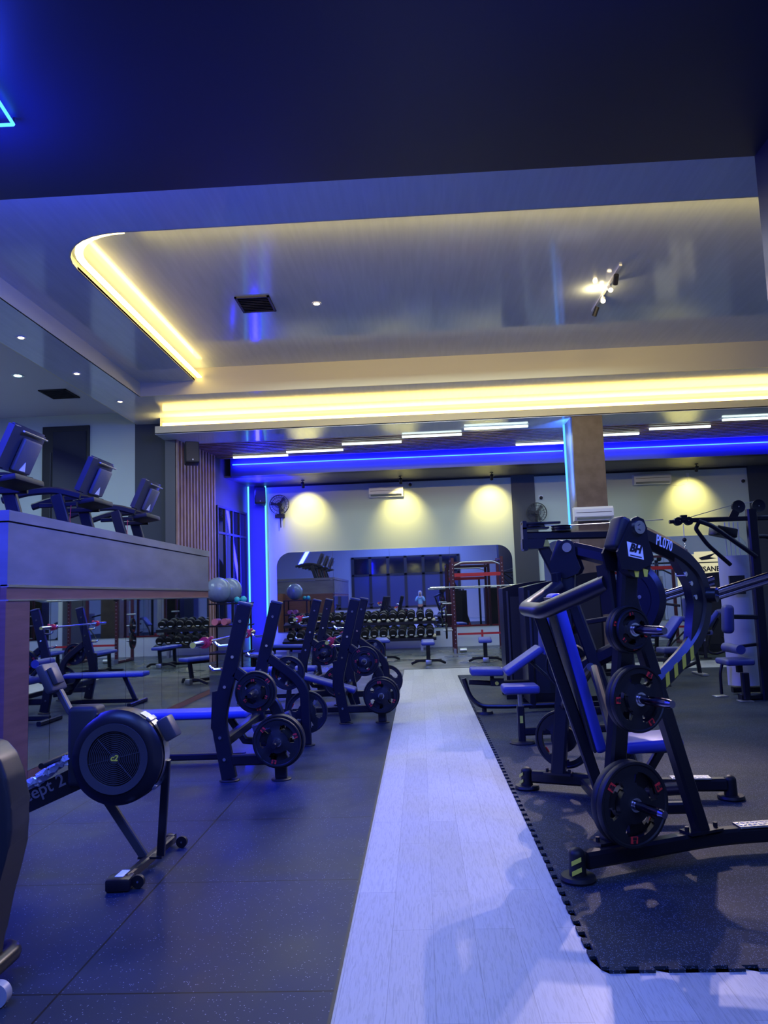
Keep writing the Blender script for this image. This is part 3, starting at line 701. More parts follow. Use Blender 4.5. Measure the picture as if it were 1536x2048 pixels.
# ================================================================== PLATE-LOADED CHEST PRESS (right foreground)
CY = 5.13
cp = thing('chest_press_machine', 'large black plate-loaded chest press with blue seat and back pad in the right foreground', 'gym machine', (1.3, CY, 0))
def S(x, s, z, k): return V((x, CY + k * s, z))     # k=-1 near side, +1 far side
for k in (-1, 1):
    w_ = 'near' if k < 0 else 'far'
    b = B(); b.bar([S(.80, .925, .095, k), S(1.50, .625, .095, k), S(1.68, .575, .095, k), S(2.08, .53, .10, k)], .085, .085, (0, 0, 1), .15)
    fin(b, 'base_beam', M['steel'], cp, True, True)
    for (x, s, rz) in ((.755, .945, 0), (2.11, .525, 0)):
        b = B(); c = S(x, s, 0, k); b.lathe([(0, .0), (.088, .0), (.092, .012), (.085, .028), (0, .03)], c, seg=28)
        b.cyl(c + V((0, 0, .02)), c + V((0, 0, .13)), .045, .042, 16); b.ball(c + V((0, 0, .13)), .042, (1, 1, .8), 16)
        f_ = fin(b, 'rubber_foot', M['rub'], cp, True, True)
        if x < 1:
            for zz in (.055, .105):
                d0 = V((-.25, -.95 * 1, 0)).normalized() if k < 0 else V((-.9, -.4, 0)).normalized(); sd = V((-d0.y, d0.x, 0)); c1 = c + d0 * .0475
                fin(B().prism([c1 + sd * -.025 + V((0, 0, zz - .022)), c1 + sd * .025 + V((0, 0, zz + .004)), c1 + sd * .025 + V((0, 0, zz + .026)), c1 + sd * -.025 + V((0, 0, zz))], d0 * .003), 'hazard_sticker', M['yellow'], f_, False, True)
    b = B(); b.bar([S(1.72, .567, .142, k), S(1.98, .54, .145, k)], .095, .012)
    for i in range(9):
        for j in (-1, 1): p = S(1.735 + i * .028, .565 - i * .003 + .02 * j, .15, k); b.box(p, (.02, .006, .004), (0, 0, R(40 * j * (1 if i % 2 else -1))))
    fin(b, 'foot_tread', M['tread'], cp, True, True)
    # rear post
    b = B(); b.bar([S(.968, .775, .14, k), S(1.10, .825, 1.20, k), S(1.155, .855, 1.72, k)], .105, .075, (.42, .91 * k, 0), .2)
    fin(b, 'post', M['steel'], cp, True, True)
    b = B(); b.box(S(.968, .785, .145, k), (.20, .10, .014), (0, 0, R(-24 * k)));
    for dx in (-.075, .075): b.cyl(S(.968 + dx, .785 - dx * .45, .15, k), S(.968 + dx, .785 - dx * .45, .175, k), .012, seg=6)
    fin(b, 'post_flange', M['steel'], cp, True, True)
    # front diagonal leg
    b = B(); b.bar([S(1.50, .64, .13, k), S(1.14, .815, 1.45, k)], .085, .075, (.42, .91 * k, 0)); b.box(S(1.50, .64, .145, k), (.22, .10, .014), (0, 0, R(-24 * k)))
    for dx in (-.09, .09): b.cyl(S(1.50 + dx, .64 - dx * .4, .15, k), S(1.50 + dx, .64 - dx * .4, .175, k), .012, seg=6)
    fin(b, 'front_leg', M['steel'], cp, True, True)
    fin(B().tube([S(1.44, .665, .38, k), S(1.22, .10, .22, k)], .038), 'cross_tube', M['steel'], cp, True, True)
    # pivot head
    nh = V((.42, .91 * k, 0)).normalized(); al = V((.91, -.42 * k, 0)).normalized()
    pc = S(1.165, .86, 1.81, k)
    b = B()
    for s_ in (-1, 1):
        c = pc + nh * (.062 * s_)
        pr = []
        for (a_, z_) in ((-.13, -.22), (-.15, -.13), (-.06, .02), (-.035, .05), (.0, .06), (.04, .045), (.058, .0), (.06, -.06), (.09, -.16), (.07, -.20), (-.02, -.235)): pr.append(c + al * a_ + V((0, 0, z_)))
        b.prism(pr, nh * .014)
    fin(b, 'pivot_bracket', M['steel'], cp, True, True)
    b = B(); b.box(pc + al * -.085 + V((0, 0, -.03)), (.075, .11, .19), Matrix.Rotation(math.atan2(al.y, al.x), 3, 'Z') @ Euler((0, R(22), 0)).to_matrix(), .022, 3)
    fin(b, 'rubber_stop', M['rub'], cp, True, True)
    b = B(); b.cyl(pc - nh * .082, pc + nh * .082, .036, .036, 24); b.cyl(pc + nh * .081, pc + nh * .09, .02, .016, 6)
    fin(b, 'pivot_bolt', M['chrome'], cp, True, True)
    # lever (converging arm)
    dr = V((.773, -.634 * k, 0)); pn = V((.634, .773 * k, 0))
    def L(r, z): return V((1.17, CY + k * .86, 0)) + dr * r + V((0, 0, z))
    lp = [L(0, 1.80), L(.20, 1.745), L(.46, 1.665), L(.62, 1.56), L(.675, 1.40), L(.60, 1.22), L(.42, 1.09), L(.18, .975), L(.05, .915)]
    lv = fin(B().bar(lp, .118, .075, pn, .16, .03), 'press_lever', M['steel'], cp, True, True)
    b = B(); web = [L(.34, 1.675), L(.50, 1.62), L(.60, 1.53), L(.63, 1.40), L(.56, 1.23), L(.45, 1.14), L(.48, 1.25), L(.52, 1.38), L(.49, 1.49), L(.42, 1.58)]
    b.prism(web, pn * .05); fin(b, 'gusset_plate', M['steel'], cp, True, True)
    for (r, z) in ((.455, 1.555), (.505, 1.50), (.54, 1.42)): fin(B().cyl(L(r, z) - pn * .030, L(r, z) + pn * .030, .014, seg=16), 'bolt_cap', M['chrome'], cp, True, True)
    for i in range(4):
        r0 = .18 + i * .085; z0 = .975 + i * .0415; q = []
        for (dr_, dz_) in ((-.012, -.035), (.022, -.035 + .016), (.022, .035 + .016), (-.012, .035)): q.append(L(r0 + dr_, z0 + dz_) + pn * .0385)
        fin(B().prism(q, pn * .002), 'hazard_sticker', M['yellow'], lv, False, True)
    # grip
    b = B(); b.cyl(L(.665, 1.43) - pn * .0, L(.665, 1.43) + pn * .075 + dr * .02, .048, .045, 20); fin(b, 'grip_socket', M['steel'], cp, True, True)
    g0 = L(.68, 1.43) + V((.02, 0, 0)); fin(B().tube([g0, g0 + V((.36, 0, .10))], .021, seg=16).tube([g0 + V((0, 0, -.035)), g0 + V((.36, 0, .065))], .015, seg=12), 'grip', M['dchrome'], cp, True, True)
    # pegs and plates
    nd = V((.42, .91 * k, 0))
    for nm, (x, s, z), kinds, Lp in (('upper storage peg', (1.10, .845, 1.265), ('tiny', 'tiny') if k > 0 else ('tiny',), .25), ('middle lever peg', (1.10, .885, .905), ('small', 'small'), .25), ('bottom storage peg', (1.03, .865, .37), ('big', 'big') if k < 0 else ('big',), .25)):
        c0 = S(x, s, z, k); b = B(); peg(b, c0, nd, Lp + .03)
        fin(b, 'weight_peg', M['dchrome'] if k < 0 else M['steel'], cp, True, True)
        kk = ('tiny', 'tiny', 'mini') if nm.startswith('upper') and k < 0 else kinds
        stack(kk, c0 + nd * (.01 if 'upper' not in nm else .0), nd, '%s, %s side of the chest press' % (nm, w_), 'weight plates on the chest press', .3 * len(nm))
b = B(); b.tube([S(1.045, .79, 1.52, -1), S(.735, .40, 1.365, -1), S(.735, .40, 1.365, 1), S(1.045, .79, 1.52, 1)], .050, .10, 16)
fin(b, 'rear_loop', M['steel'], cp, True, True)
for k in (-1, 1): fin(B().bar([S(1.05, .80, 1.35, k), S(1.035, .78, 1.62, k)], .05, .11, (.42, .91 * k, 0)).tube([S(1.03, .80, .62, k), S(1.3, .2, 1.0, k) * .0 + S(1.10, .05, .98, k)], .03, 0, 10), 'loop_clamp', M['steel'], cp, True, True)
fin(B().bar([S(.755, 0, 1.40, 1), S(1.12, 0, .12, 1)], .075, .05, (0, 1, 0)), 'pad_support', M['steel'], cp, True, True)
fin(B().bar([S(1.14, 0, .095, 1), S(1.62, 0, .095, 1)], .07, .07).bar([S(1.14, -.66, .095, 1), S(1.14, .66, .095, 1)], .07, .07), 'centre_beam', M['steel'], cp, True, True)
ax = (V((1.085, 0, .46)) - V((.855, 0, 1.46))); ang_ = math.atan2(ax.x, -ax.z)
b = B(); b.box(V((.985, CY, .965)), (.075, .27, 1.03), (0, -ang_, 0), .03, 3); fin(b, 'back_pad', M['bluepad'], cp, True, True)
fin(B().box(V((.945, CY, .955)), (.012, .25, 1.0), (0, -ang_, 0)), 'pad_board', M['blackp'], cp, False, True)
b = B(); b.box(V((1.415, CY, .505)), (.36, .36, .075), (0, R(-3), 0), .028, 3); fin(b, 'seat', M['bluepad'], cp, True, True)
fin(B().bar([V((1.50, CY, .46)), V((1.28, CY, .13))], .05, .06, (0, 1, 0)).bar([V((1.30, CY, .46)), V((1.16, CY, .22))], .04, .05, (0, 1, 0)).bx(1.25, 1.56, CY - .04, CY + .04, .44, .465), 'seat_bracket', M['steel'], cp, True, True)
# lettering on the near lever and bracket
nh = V((.42, -.91, 0)).normalized(); al = V((.91, .42, 0)).normalized(); pc = S(1.165, .86, 1.81, -1)
stk = fin(B().prism([pc + nh * .0705 + al * a + V((0, 0, z)) for a, z in ((-.085, -.075), (.015, -.10), (.02, -.175), (-.08, -.155))], nh * .002), 'white_sticker', M['whitep'], cp, False, True)
text('lettering', 'BH', .058, pc + nh * .0725 + al * -.033 + V((0, 0, -.115)), al + V((0, 0, -.2)), (0, 0, 1), M['blackp'], stk, .002, .003, shear=.2)
fin(B().prism([pc + nh * .0725 + al * a + V((0, 0, z)) for a, z in ((-.07, -.145), (.005, -.16), (.005, -.165), (-.07, -.15))], nh * .001), 'underline', M['blackp'], stk, False, True)
fin(B().cyl(pc + nh * .0 + V((-.01, 0, -.19)), pc + nh * .064 + V((-.01, 0, -.19)), .085, seg=28), 'bumper_disc', M['rub'], cp, True, True)
for a0 in (-.02, .04): fin(B().prism([pc + nh * .066 + V((-.01, 0, -.19)) + al * (a0 + a) + V((0, 0, z)) for a, z in ((-.015, -.03), (.02, -.04), (.012, -.078), (-.008, -.076))], nh * .002), 'hazard_sticker', M['yellow'], cp, False, True)
dr = V((.773, .634, 0)); pn = V((.634, -.773, 0)); lc = V((1.17, CY - .86, 0)) + dr * .245 + V((0, 0, 1.728)) + pn * .0395
text('lettering', 'PL070', .085, lc, dr + V((0, 0, -.27)), (0, 0, 1), M['whitep'], cp, .002, .0005, sx=.74)

# ================================================================== OLYMPIC BENCH PRESSES (left of the aisle)
def bench_press(dx, yc, label, decline=False, name='bench_press'):
    t = thing(name, label, 'weight bench', (-1.66 + dx, yc, 0), 0, 'bench presses left of the aisle')
    hw = .735
    def Q(x, y, z): return V((x + dx, yc + y, z))
    for k in (-1, 1):
        y = k * hw
        up = fin(B().bar([Q(-1.665, y, .02), Q(-1.755, y, .50), Q(-1.515, y, 1.46)], .125, .065, (0, 1, 0), .12, .008), 'upright', M['steel'], t, True, True)
        fin(B().box(Q(-1.507, y, 1.475), (.125, .075, .03), (0, R(14), 0), .012), 'end_cap', M['satin'] if False else M['dgrey'], up, True, True)
        for (x, z) in ((-1.55, 1.33), (-1.62, 1.03), (-1.69, .78), (-1.735, .36), (-1.70, .18)):
            fin(B().cyl(Q(x, y - .042, z), Q(x, y + .042, z), .014, seg=8), 'bolt', M['chrome'], up, True, True)
        fin(B().bar([Q(-1.60, y, .90), Q(-1.33, y, .70), Q(-1.235, y, .56), Q(-1.225, y, .02)], .10, .065, (0, 1, 0), .16, .012), 'rear_support', M['steel'], t, True, True)
        for x in (-1.665, -1.225): fin(B().lathe([(0, 0), (.085, 0), (.085, .008), (.078, .014), (0, .014)], Q(x, y, 0), seg=24), 'foot_disc', M['rub'], t, True, True)
        fin(B().bar([Q(-1.72, y, .17), Q(-1.225, y, .17)], .09, .06, (0, 1, 0)), 'side_rail', M['steel'], t, True, True)
        # bar rests
        for z in (1.13, .93): fin(B().tube([Q(-1.64 - (1.13 - z) * .25, y, z), Q(-1.75 - (1.13 - z) * .25, y, z - .005), Q(-1.78 - (1.13 - z) * .25, y, z + .03)], .012, .03, 8), 'bar_rest', M['chrome'], t, True, True)
        fin(B().prism([Q(x, y, z) for x, z in ((-1.80, .74), (-1.70, .76), (-1.74, .45), (-1.79, .40), (-1.815, .44))], (0, .05, 0)), 'rest_guard', M['steel'], t, True, True)
        nd = (0, k); b = B(); u0 = Q(-1.415, y + k * .03, .735); l0 = Q(-1.225, y + k * .03, .33)
        fin(peg(B(), u0, nd, .26), 'weight_peg', M['steel'], t, True, True); fin(peg(B(), l0, nd, .26), 'weight_peg', M['steel'], t, True, True)
        who = {0: 'front bench press', 1: 'declined bench', 2: 'farthest bench press'}[[0., .72, .04].index(dx)]
        sd = 'near' if k < 0 else 'far'
        stack(('small', 'small', 'tiny') if k < 0 else ('small', 'small'), u0, nd, 'upper peg, %s side of the %s' % (sd, who), 'weight plates on the ' + who, .9 + dx)
        stack(('big', 'big', 'mid') if k < 0 else ('big',), l0, nd, 'lower peg, %s side of the %s' % (sd, who), 'weight plates on the ' + who, .2 + dx)
    fin(B().bar([Q(-1.73, -hw, .30), Q(-1.73, hw, .30)], .07, .09, (0, 0, 1)), 'cross_beam', M['steel'], t, True, True)
    fin(B().bar([Q(-1.30, -hw, .22), Q(-1.30, hw, .22)], .05, .07, (0, 0, 1)), 'cross_beam', M['steel'], t, True, True)
    if not decline:
        fin(B().box(Q(-2.27, 0, .455), (1.25, .30, .075), None, .03, 3), 'pad', M['bluepad'], t, True, True)
        fin(B().bar([Q(-2.75, 0, .06), Q(-1.70, 0, .06)], .06, .06), 'base_rail', M['steel'], t, True, True)
        fin(B().bar([Q(-2.75, -.35, .03), Q(-2.75, .35, .03)], .06, .06), 'rear_foot', M['steel'], t, True, True)
        fin(B().bar([Q(-2.55, 0, .42), Q(-2.72, 0, .06)], .06, .06, (0, 1, 0)), 'pad_leg', M['steel'], t, True, True)
        fin(B().bar([Q(-1.85, 0, .42), Q(-1.70, 0, .2), Q(-1.45, 0, .17)], .06, .06, (0, 1, 0)), 'pad_leg', M['steel'], t, True, True)
        fin(B().bar([Q(-1.60, -.05, .30), Q(-1.25, -.05, .42)], .10, .08, (0, 1, 0)), 'foot_platform', M['dgrey'], t, True, True)
    else:
        fin(B().box(Q(-2.10, 0, .45), (1.05, .28, .07), (0, R(17), 0), .028, 3), 'pad', M['bluepad2'], t, True, True)
        fin(B().bar([Q(-2.85, 0, .06), Q(-1.70, 0, .06)], .06, .06).bar([Q(-2.85, -.3, .03), Q(-2.85, .3, .03)], .06, .06), 'base_rail', M['steel'], t, True, True)
        fin(B().bar([Q(-2.45, 0, .52), Q(-2.5, 0, .06)], .06, .06, (0, 1, 0)), 'pad_leg', M['steel'], t, True, True)
        fin(B().bar([Q(-1.7, 0, .30), Q(-1.62, 0, .06)], .06, .06, (0, 1, 0)), 'pad_leg', M['steel'], t, True, True)
        for z, x in ((.78, -2.75), (.56, -2.62)):
            fin(B().cyl(Q(x, -.22, z), Q(x, .22, z), .055), 'roller_pad', M['bluepad2'], t, True, True)
        fin(B().bar([Q(-2.5, 0, .5), Q(-2.78, 0, .80)], .05, .05, (0, 1, 0)), 'roller_post', M['steel'], t, True, True)
    return t
def barbell(x, y0, z, lab, L=2.2, clamp=True):
    t = thing('barbell', lab, 'barbell', (x, y0 + L / 2, z))
    fin(B().cyl((x, y0 + .42, z), (x, y0 + L - .42, z), .014, seg=12), 'shaft', M['chrome'], t, True, True)
    for k, a in ((1, y0), (-1, y0 + L)):
        s_ = fin(B().cyl((x, a, z), (x, a + k * .42, z), .0255, seg=16).cyl((x, a + k * .42, z), (x, a + k * .45, z), .038), 'sleeve', M['chrome'], t, True, True)
        fin(B().cyl((x, a - k * .003, z), (x, a + k * .001, z), .0225, seg=16), 'end_cap', M['yellowcap'], s_, True, True)
        if clamp:
            b = B(); b.lathe([(.027, -.025), (.048, -.025), (.048, .025), (.027, .025)], (x, a + k * .34, z), (0, 1, 0), 10, True); b.box((x + .045, a + k * .34, z + .03), (.05, .045, .025), (0, R(-35), 0), .006)
            fin(b, 'collar', M['redm'], t, True, True)
    return t
bench_press(0., 7.365, 'black bench press nearest the rower with long blue pad and loaded plate pegs')
bench_press(.72, 10.15, 'black bench press beside the aisle with declined slate blue pad', True)
bench_press(.04, 11.75, 'black bench press behind the others, close to the mirrored wall')
barbell(-1.79, 6.02, 1.17, 'chrome barbell with yellow end caps racked on the front bench press')
barbell(-1.10, 9.0, .985, 'chrome barbell racked low on the declined bench press beside the aisle')
barbell(-1.74, 10.66, 1.22, 'chrome barbell racked on the farthest bench press')

# ================================================================== ROWING MACHINE
RY = 4.42
rw = thing('rowing_machine', 'black rowing machine with round flywheel cage in front of the mirrors', 'rowing machine', (-1.9, RY, 0))
cx_, cz_, cr = -1.735, .655, .262
b = B(); b.lathe([(.150, -.085), (.175, -.098), (.20, -.098), (.235, -.088), (.262, -.06), (.266, 0), (.262, .06), (.235, .088), (.15, .095), (0, .095)], (cx_, RY, cz_), (0, 1, 0), 48)
b.lathe([(0, -.06), (.155, -.06)], (cx_, RY, cz_), (0, 1, 0), 32)
fin(b, 'flywheel_housing', M['steel'], rw, True, True)
b = B()
for k in range(12): rr = .030 + k * .0102; b.lathe([(rr - .0018, -.003), (rr + .0018, -.003), (rr + .0018, .003), (rr - .0018, .003)], (cx_, RY - .088, cz_), (0, 1, 0), 40, True)
for a in (12, 132 - 0, 192, 312): b.cyl((cx_ + .02 * math.cos(R(a)), RY - .088, cz_ + .02 * math.sin(R(a))), (cx_ + .15 * math.cos(R(a)), RY - .09, cz_ + .15 * math.sin(R(a))), .0022, seg=6)
b.cyl((cx_, RY - .092, cz_), (cx_, RY - .08, cz_), .026)
fin(b, 'fan_grille', M['dgrey'], rw, True, True)
fin(B().lathe([(.150, -.004), (.192, -.008), (.192, .0), (.150, .0)], (cx_, RY - .097, cz_), (0, 1, 0), 48, True), 'face_ring', M['dgrey'], rw, True, True)
text('emblem', 'c2', .045, (cx_, RY - .094, cz_ + .002), (1, 0, -.05), (0, 0, 1), M['yellow'], rw, .002, .0015, shear=.2)
b = B(); n_ = 16
for i in range(n_):
    a0 = R(-58 + 120 * i / n_); a1 = R(-58 + 120 * (i + 1) / n_)
    f4 = lambda a, y: V((cx_ + .268 * math.cos(a), RY + y, cz_ + .268 * math.sin(a)))
    b.raw([f4(a0, -.035), f4(a1, -.035), f4(a1, .05), f4(a0, .05)], [(0, 1, 2, 3)])
fin(b, 'perforated_band', M['satin'], rw, True, True)
b = B(); b.box((-1.93, RY, .72), (.17, .15, .44), (0, 0, 0), .03, 3); b.box((-1.955, RY, .88), (.10, .07, .12), None, .02)
fin(b, 'side_cover', M['matte'], rw, True, True)
fin(B().box((-1.455, RY + .0, .80), (.075, .10, .13), (0, R(-28), 0), .012), 'damper_box', M['dgrey'], rw, True, True)
b = B()
for a in (48, 118, -38): p = V((cx_ + .272 * math.cos(R(a)), RY - .01, cz_ + .272 * math.sin(R(a)))); b.box(p, (.03, .10, .018), (0, R(90 - a), 0), .004)
fin(b, 'clip', M['satin'], rw, True, True)
fin(B().bar([(-1.835, RY + .02, .43), (-1.64, RY + .11, .07)], .05, .03, (0, 1, 0)), 'front_leg', M['dgrey'], rw, True, True)
fin(B().bar([(-1.475, RY + .02, .62), (-1.545, RY + .12, .07)], .045, .03, (0, 1, 0)), 'front_leg', M['steel'], rw, True, True)
b = B(); b.box((-1.60, RY + .12, .062), (.14, .06, .012)); b.bar([(-1.635, 4.23, .045), (-1.60, 4.90, .045)], .045, .05)
b.box((-1.655, 4.215, .035), (.13, .11, .065), (0, 0, R(4)), .012); b.box((-1.61, 4.92, .045), (.06, .06, .06), None, .012)
fin(b, 'foot_bar', M['steel'], rw, True, True)
fin(B().box((-1.655, 4.25, .069), (.045, .10, .003), (0, 0, R(-2))), 'paper_label', M['whitep'], rw, False, True)
for (x, y) in ((-1.56, 4.225), (-1.53, 4.885)):
    wh = fin(B().cyl((x, y - .012, .036), (x, y + .012, .036), .034, seg=20), 'transport_wheel', M['rub'], rw, True, True)
    fin(B().cyl((x, y - .015, .036), (x, y - .012, .036), .006, seg=8), 'axle_cap', M['chrome'], wh, True, True)
b = B(); b.prism([(-1.93, RY, .63), (-1.93, RY, .49), (-2.40, RY, .295), (-2.55, RY, .30), (-2.50, RY, .40), (-2.32, RY, .455)], (0, .07, 0)); fin(b, 'footrest_frame', M['steel'], rw, True, True)
text('lettering', 'concept 2', .100, (-2.225, RY - .037, .462), (1, 0, .42), (-.42, 0, 1), M['satin'], rw, .002, .0012, shear=.0)
b = B(); b.bar([(-2.45, RY, .335), (-3.25, RY, .40), (-4.25, RY, .42)], .05, .10, (0, 0, 1), .1); fin(b, 'rail', M['satin'], rw, True, True)
fin(B().box((-3.5, RY, .53), (.30, .34, .06), None, .025, 3).box((-3.5, RY, .47), (.2, .09, .08)), 'seat', M['rub'], rw, True, True)
fin(B().bar([(-4.2, RY, .40), (-4.25, RY, .04)], .05, .06, (0, 1, 0)).bar([(-4.25, RY - .2, .03), (-4.25, RY + .2, .03)], .06, .05), 'rear_leg', M['steel'], rw, True, True)
b = B(); b.bar([(-1.955, RY + .01, .845), (-2.03, RY + .01, .90), (-2.10, RY + .02, 1.02), (-2.135, RY + .03, 1.06)], .032, .045, (0, 1, 0), .02); b.cyl((-1.965, RY - .03, .85), (-1.965, RY + .05, .85), .02)
fin(b, 'monitor_arm', M['dgrey'], rw, True, True)
b = B(); b.box((-2.14, RY + .0, 1.10), (.05, .19, .17), (0, R(-25), 0), .015); b.box((-2.10, RY - .03, 1.115), (.03, .09, .10), (0, R(-25), 0), .006); fin(b, 'monitor', M['dgrey'], rw, True, True)
fin(B().cyl((-2.06, RY - .27, .66), (-2.06, RY + .27, .66), .016), 'pull_handle', M['rub'], rw, True, True)
# plastic film left on the handle area
b = B(); path_ = [(-2.28, RY - .03, .50), (-2.20, RY - .035, .53), (-2.12, RY - .04, .59), (-2.05, RY - .045, .64), (-1.99, RY - .04, .655)]
b.sweep(path_, [(.030 * math.cos(2 * PI * i / 14), .026 * math.sin(2 * PI * i / 14)) for i in range(14)], None, .03)
for v in b.bm.verts: v.co += V((random.uniform(-1, 1), random.uniform(-1, 1), random.uniform(-1, 1))) * .009
fin(b, 'plastic_wrap', M['wrap'], rw, True, True)

# ================================================================== EXERCISE BIKE at the left edge
bk = thing('exercise_bike', 'dark exercise machine with rounded shroud cut off by the left edge', 'exercise bike', (-2.0, 3.1, 0))
out_ = [P(u - 14, v, y=3.15) for u, v in ((-160, 1500), (-90, 1478), (-20, 1478), (12, 1487), (32, 1510), (47, 1550), (55, 1605), (56, 1650), (50, 1690), (38, 1740), (22, 1800), (8, 1870), (0, 1925), (-40, 1960), (-120, 1960), (-200, 1820), (-230, 1640))]
b = B(); b.prism(out_, (0, .16, 0)); bmesh.ops.bevel(b.bm, geom=b.bm.edges[:], offset=.02, segments=3, affect='EDGES', profile=.6)
fin(b, 'shroud', mat('shroud_plastic', (.014, .017, .024), .42), bk, True, True, 60)
inn = [p * 1 for p in out_]; cc = sum(inn, V()) / len(inn)
b = B(); b.prism([V((cc.x + (p.x - cc.x) * .74, 3.066, cc.z + (p.z - cc.z) * .78)) for p in out_], (0, .012, 0)); fin(b, 'side_panel', M['dgrey'], bk, True, True)
fin(B().bar([(-2.3, 3.14, .07), (-1.78, 3.14, .07)], .09, .07).tube([(-1.80, 2.95, .075), (-1.74, 3.0, .09), (-1.74, 3.3, .09), (-1.8, 3.36, .075)], .035, .04), 'stabiliser', M['steel'], bk, True, True)
wh = fin(B().cyl((-1.665, 3.02, .045), (-1.665, 3.06, .045), .045, seg=24), 'transport_wheel', M['wheel'], bk, True, True)
fin(B().cyl((-1.70, 2.995, .04), (-1.70, 3.02, .04), .042, seg=20).cyl((-1.70, 2.99, .04), (-1.70, 2.996, .04), .007), 'wheel_fork', M['steel'], bk, True, True)
fin(B().bar([(-2.55, 3.15, .9), (-2.62, 3.15, 1.1)], .06, .06, (0, 1, 0)).box((-2.64, 3.15, 1.13), (.28, .22, .07), None, .03, 3), 'saddle', M['matte'], bk, True, True)

# ================================================================== TREADMILLS on the deck
def treadmill(y, lab):
    t = thing('treadmill', lab, 'treadmill', (-5.2, y, 1.76), 0, 'treadmills on the raised deck')
    def Q(x, yy, z): return V((x, y + yy, z))
    fin(B().box(Q(-5.15, 0, 1.87), (1.9, .80, .16), None, .03), 'running_deck', M['dgrey'], t, True, True)
    fin(B().bx(-6.0, -4.35, y - .27, y + .27, 1.95, 1.958), 'belt', M['rub'], t, False, True)
    for k in (-1, 1):
        fin(B().bar([Q(-4.15, k * .36, 1.85), Q(-4.42, k * .36, 2.45), Q(-4.56, k * .36, 2.92)], .15, .07, (0, 1, 0), .1), 'upright', M['matte'], t, True, True)
        fin(B().bar([Q(-4.26, k * .34, 2.90), Q(-4.55, k * .37, 2.985), Q(-4.95, k * .38, 2.97), Q(-5.25, k * .38, 2.88)], .095, .06, (0, 1, 0), .25, .02), 'handrail', M['matte'], t, True, True)
        fin(B().bar([Q(-4.30, k * .34, 2.80), Q(-4.62, k * .30, 2.80), Q(-4.80, k * .30, 2.80)], .06, .05, (0, 1, 0), .1), 'lower_grip', M['matte'], t, True, True)
    fin(B().box(Q(-4.24, 0, 2.84), (.30, .62, .07), (0, R(-8), 0), .02), 'console_tray', M['matte'], t, True, True)
    rt = Euler((0, R(24), 0)).to_matrix(); c = Q(-4.17, 0, 3.17)
    b = B(); arc = []
    for i in range(9): q = -1 + 2 * i / 8; arc.append((.03 - .05 * q * q, q * .33))
    for i in range(8, -1, -1): q = -1 + 2 * i / 8; arc.append((-.06 - .03 * q * q, q * .33))
    b.prism([rt @ V((a, yy, 0)) for a, yy in arc], rt @ V((0, 0, .50))); bmesh.ops.bevel(b.bm, geom=[e for e in b.bm.edges if abs((e.verts[0].co - e.verts[1].co).dot(rt @ V((0, 0, 1)))) < .1], offset=.02, segments=3, affect='EDGES')
    b.bm.transform(Matrix.Translation(c)); fin(b, 'console', M['dgrey'], t, True, True)
    fin(B().box(c + rt @ V((.05, 0, -.04)), (.05, .36, .36), rt, .02), 'console_back', mat('console_back_grey', (.10, .10, .13), .4) if 'console_back_grey' not in bpy.data.materials else bpy.data.materials['console_back_grey'], t, True, True)
    fin(B().box(c + rt @ V((.05, 0, .20)), (.03, .50, .02), rt, .006), 'top_trim', M['satin'], t, True, True)
    fin(B().box(c + rt @ V((-.075, 0, .02)), (.012, .46, .34), rt), 'screen', M['glass'], t, True, True)
    fin(B().prism([c + rt @ V((.078, a, z)) for a, z in ((-.08, -.20), (.04, -.20), (-.02, -.10))], rt @ V((.006, 0, 0))), 'light_panel', M['white'], t, False, True)
    fin(B().tube([Q(-4.36, -.38, 2.78), Q(-4.36, -.41, 2.60), Q(-4.35, -.41, 2.52)], .004, 0, 6).box(Q(-4.35, -.41, 2.49), (.03, .03, .05)), 'safety_clip', M['redm'], t, True, True)
    return t
treadmill(7.93, 'treadmill on the raised deck cut by the left edge of the photo, the nearest')
treadmill(9.85, 'treadmill on the raised deck whose console stands before the black door')
treadmill(11.75, 'treadmill on the raised deck with hanging red safety clip beside the dark pier')
# ================================================================== SEATED MACHINES behind the chest press
a1 = thing('seated_row_machine', 'black machine with small blue seat and two larger blue pads behind the chest press', 'gym machine', (1.2, 8.0, 0))
fin(B().box((.955, 7.85, .53), (.36, .30, .085), None, .03, 3), 'seat', M['bluepad2'], a1, True, True)
fin(B().bar([(.95, 7.85, .49), (.95, 7.85, .28)], .04, .04, (0, 1, 0)), 'seat_post', M['satin'], a1, True, True)
fin(B().bar([(.95, 7.85, .36), (.95, 7.85, .02)], .07, .07, (0, 1, 0)), 'post_sleeve', M['steel'], a1, True, True)
fin(B().bx(.935, .965, 7.812, 7.815, .20, .27), 'yellow_label', M['yellow'], a1, False, True)
fin(B().lathe([(0, 0), (.125, 0), (.125, .01), (.11, .025), (0, .025)], (.95, 7.85, 0), seg=28), 'foot_disc', M['rub'], a1, True, True)
fin(B().bar([(.95, 7.85, .11), (2.1, 7.95, .11)], .07, .07), 'base_beam', M['steel'], a1, True, True)
fin(B().box((1.04, 8.2, .775), (.46, .34, .075), (0, R(-33), 0), .028, 3), 'slanted_pad', M['bluepad2'], a1, True, True)
fin(B().box((1.275, 8.2, 1.04), (.075, .34, .42), (0, R(2), 0), .028, 3), 'upright_pad', M['bluepad2'], a1, True, True)
fin(B().bar([(1.10, 8.2, .78), (1.55, 8.15, .35), (1.75, 8.1, .11)], .035, .035, (0, 1, 0), .03), 'pad_strut', M['steel'], a1, True, True)
fin(B().bar([(2.1, 7.95, .05), (2.05, 7.95, 1.7)], .08, .08, (0, 1, 0)).bar([(1.36, 8.2, 1.1), (2.05, 8.0, 1.2)], .05, .06, (0, 1, 0)), 'main_post', M['steel'], a1, True, True)
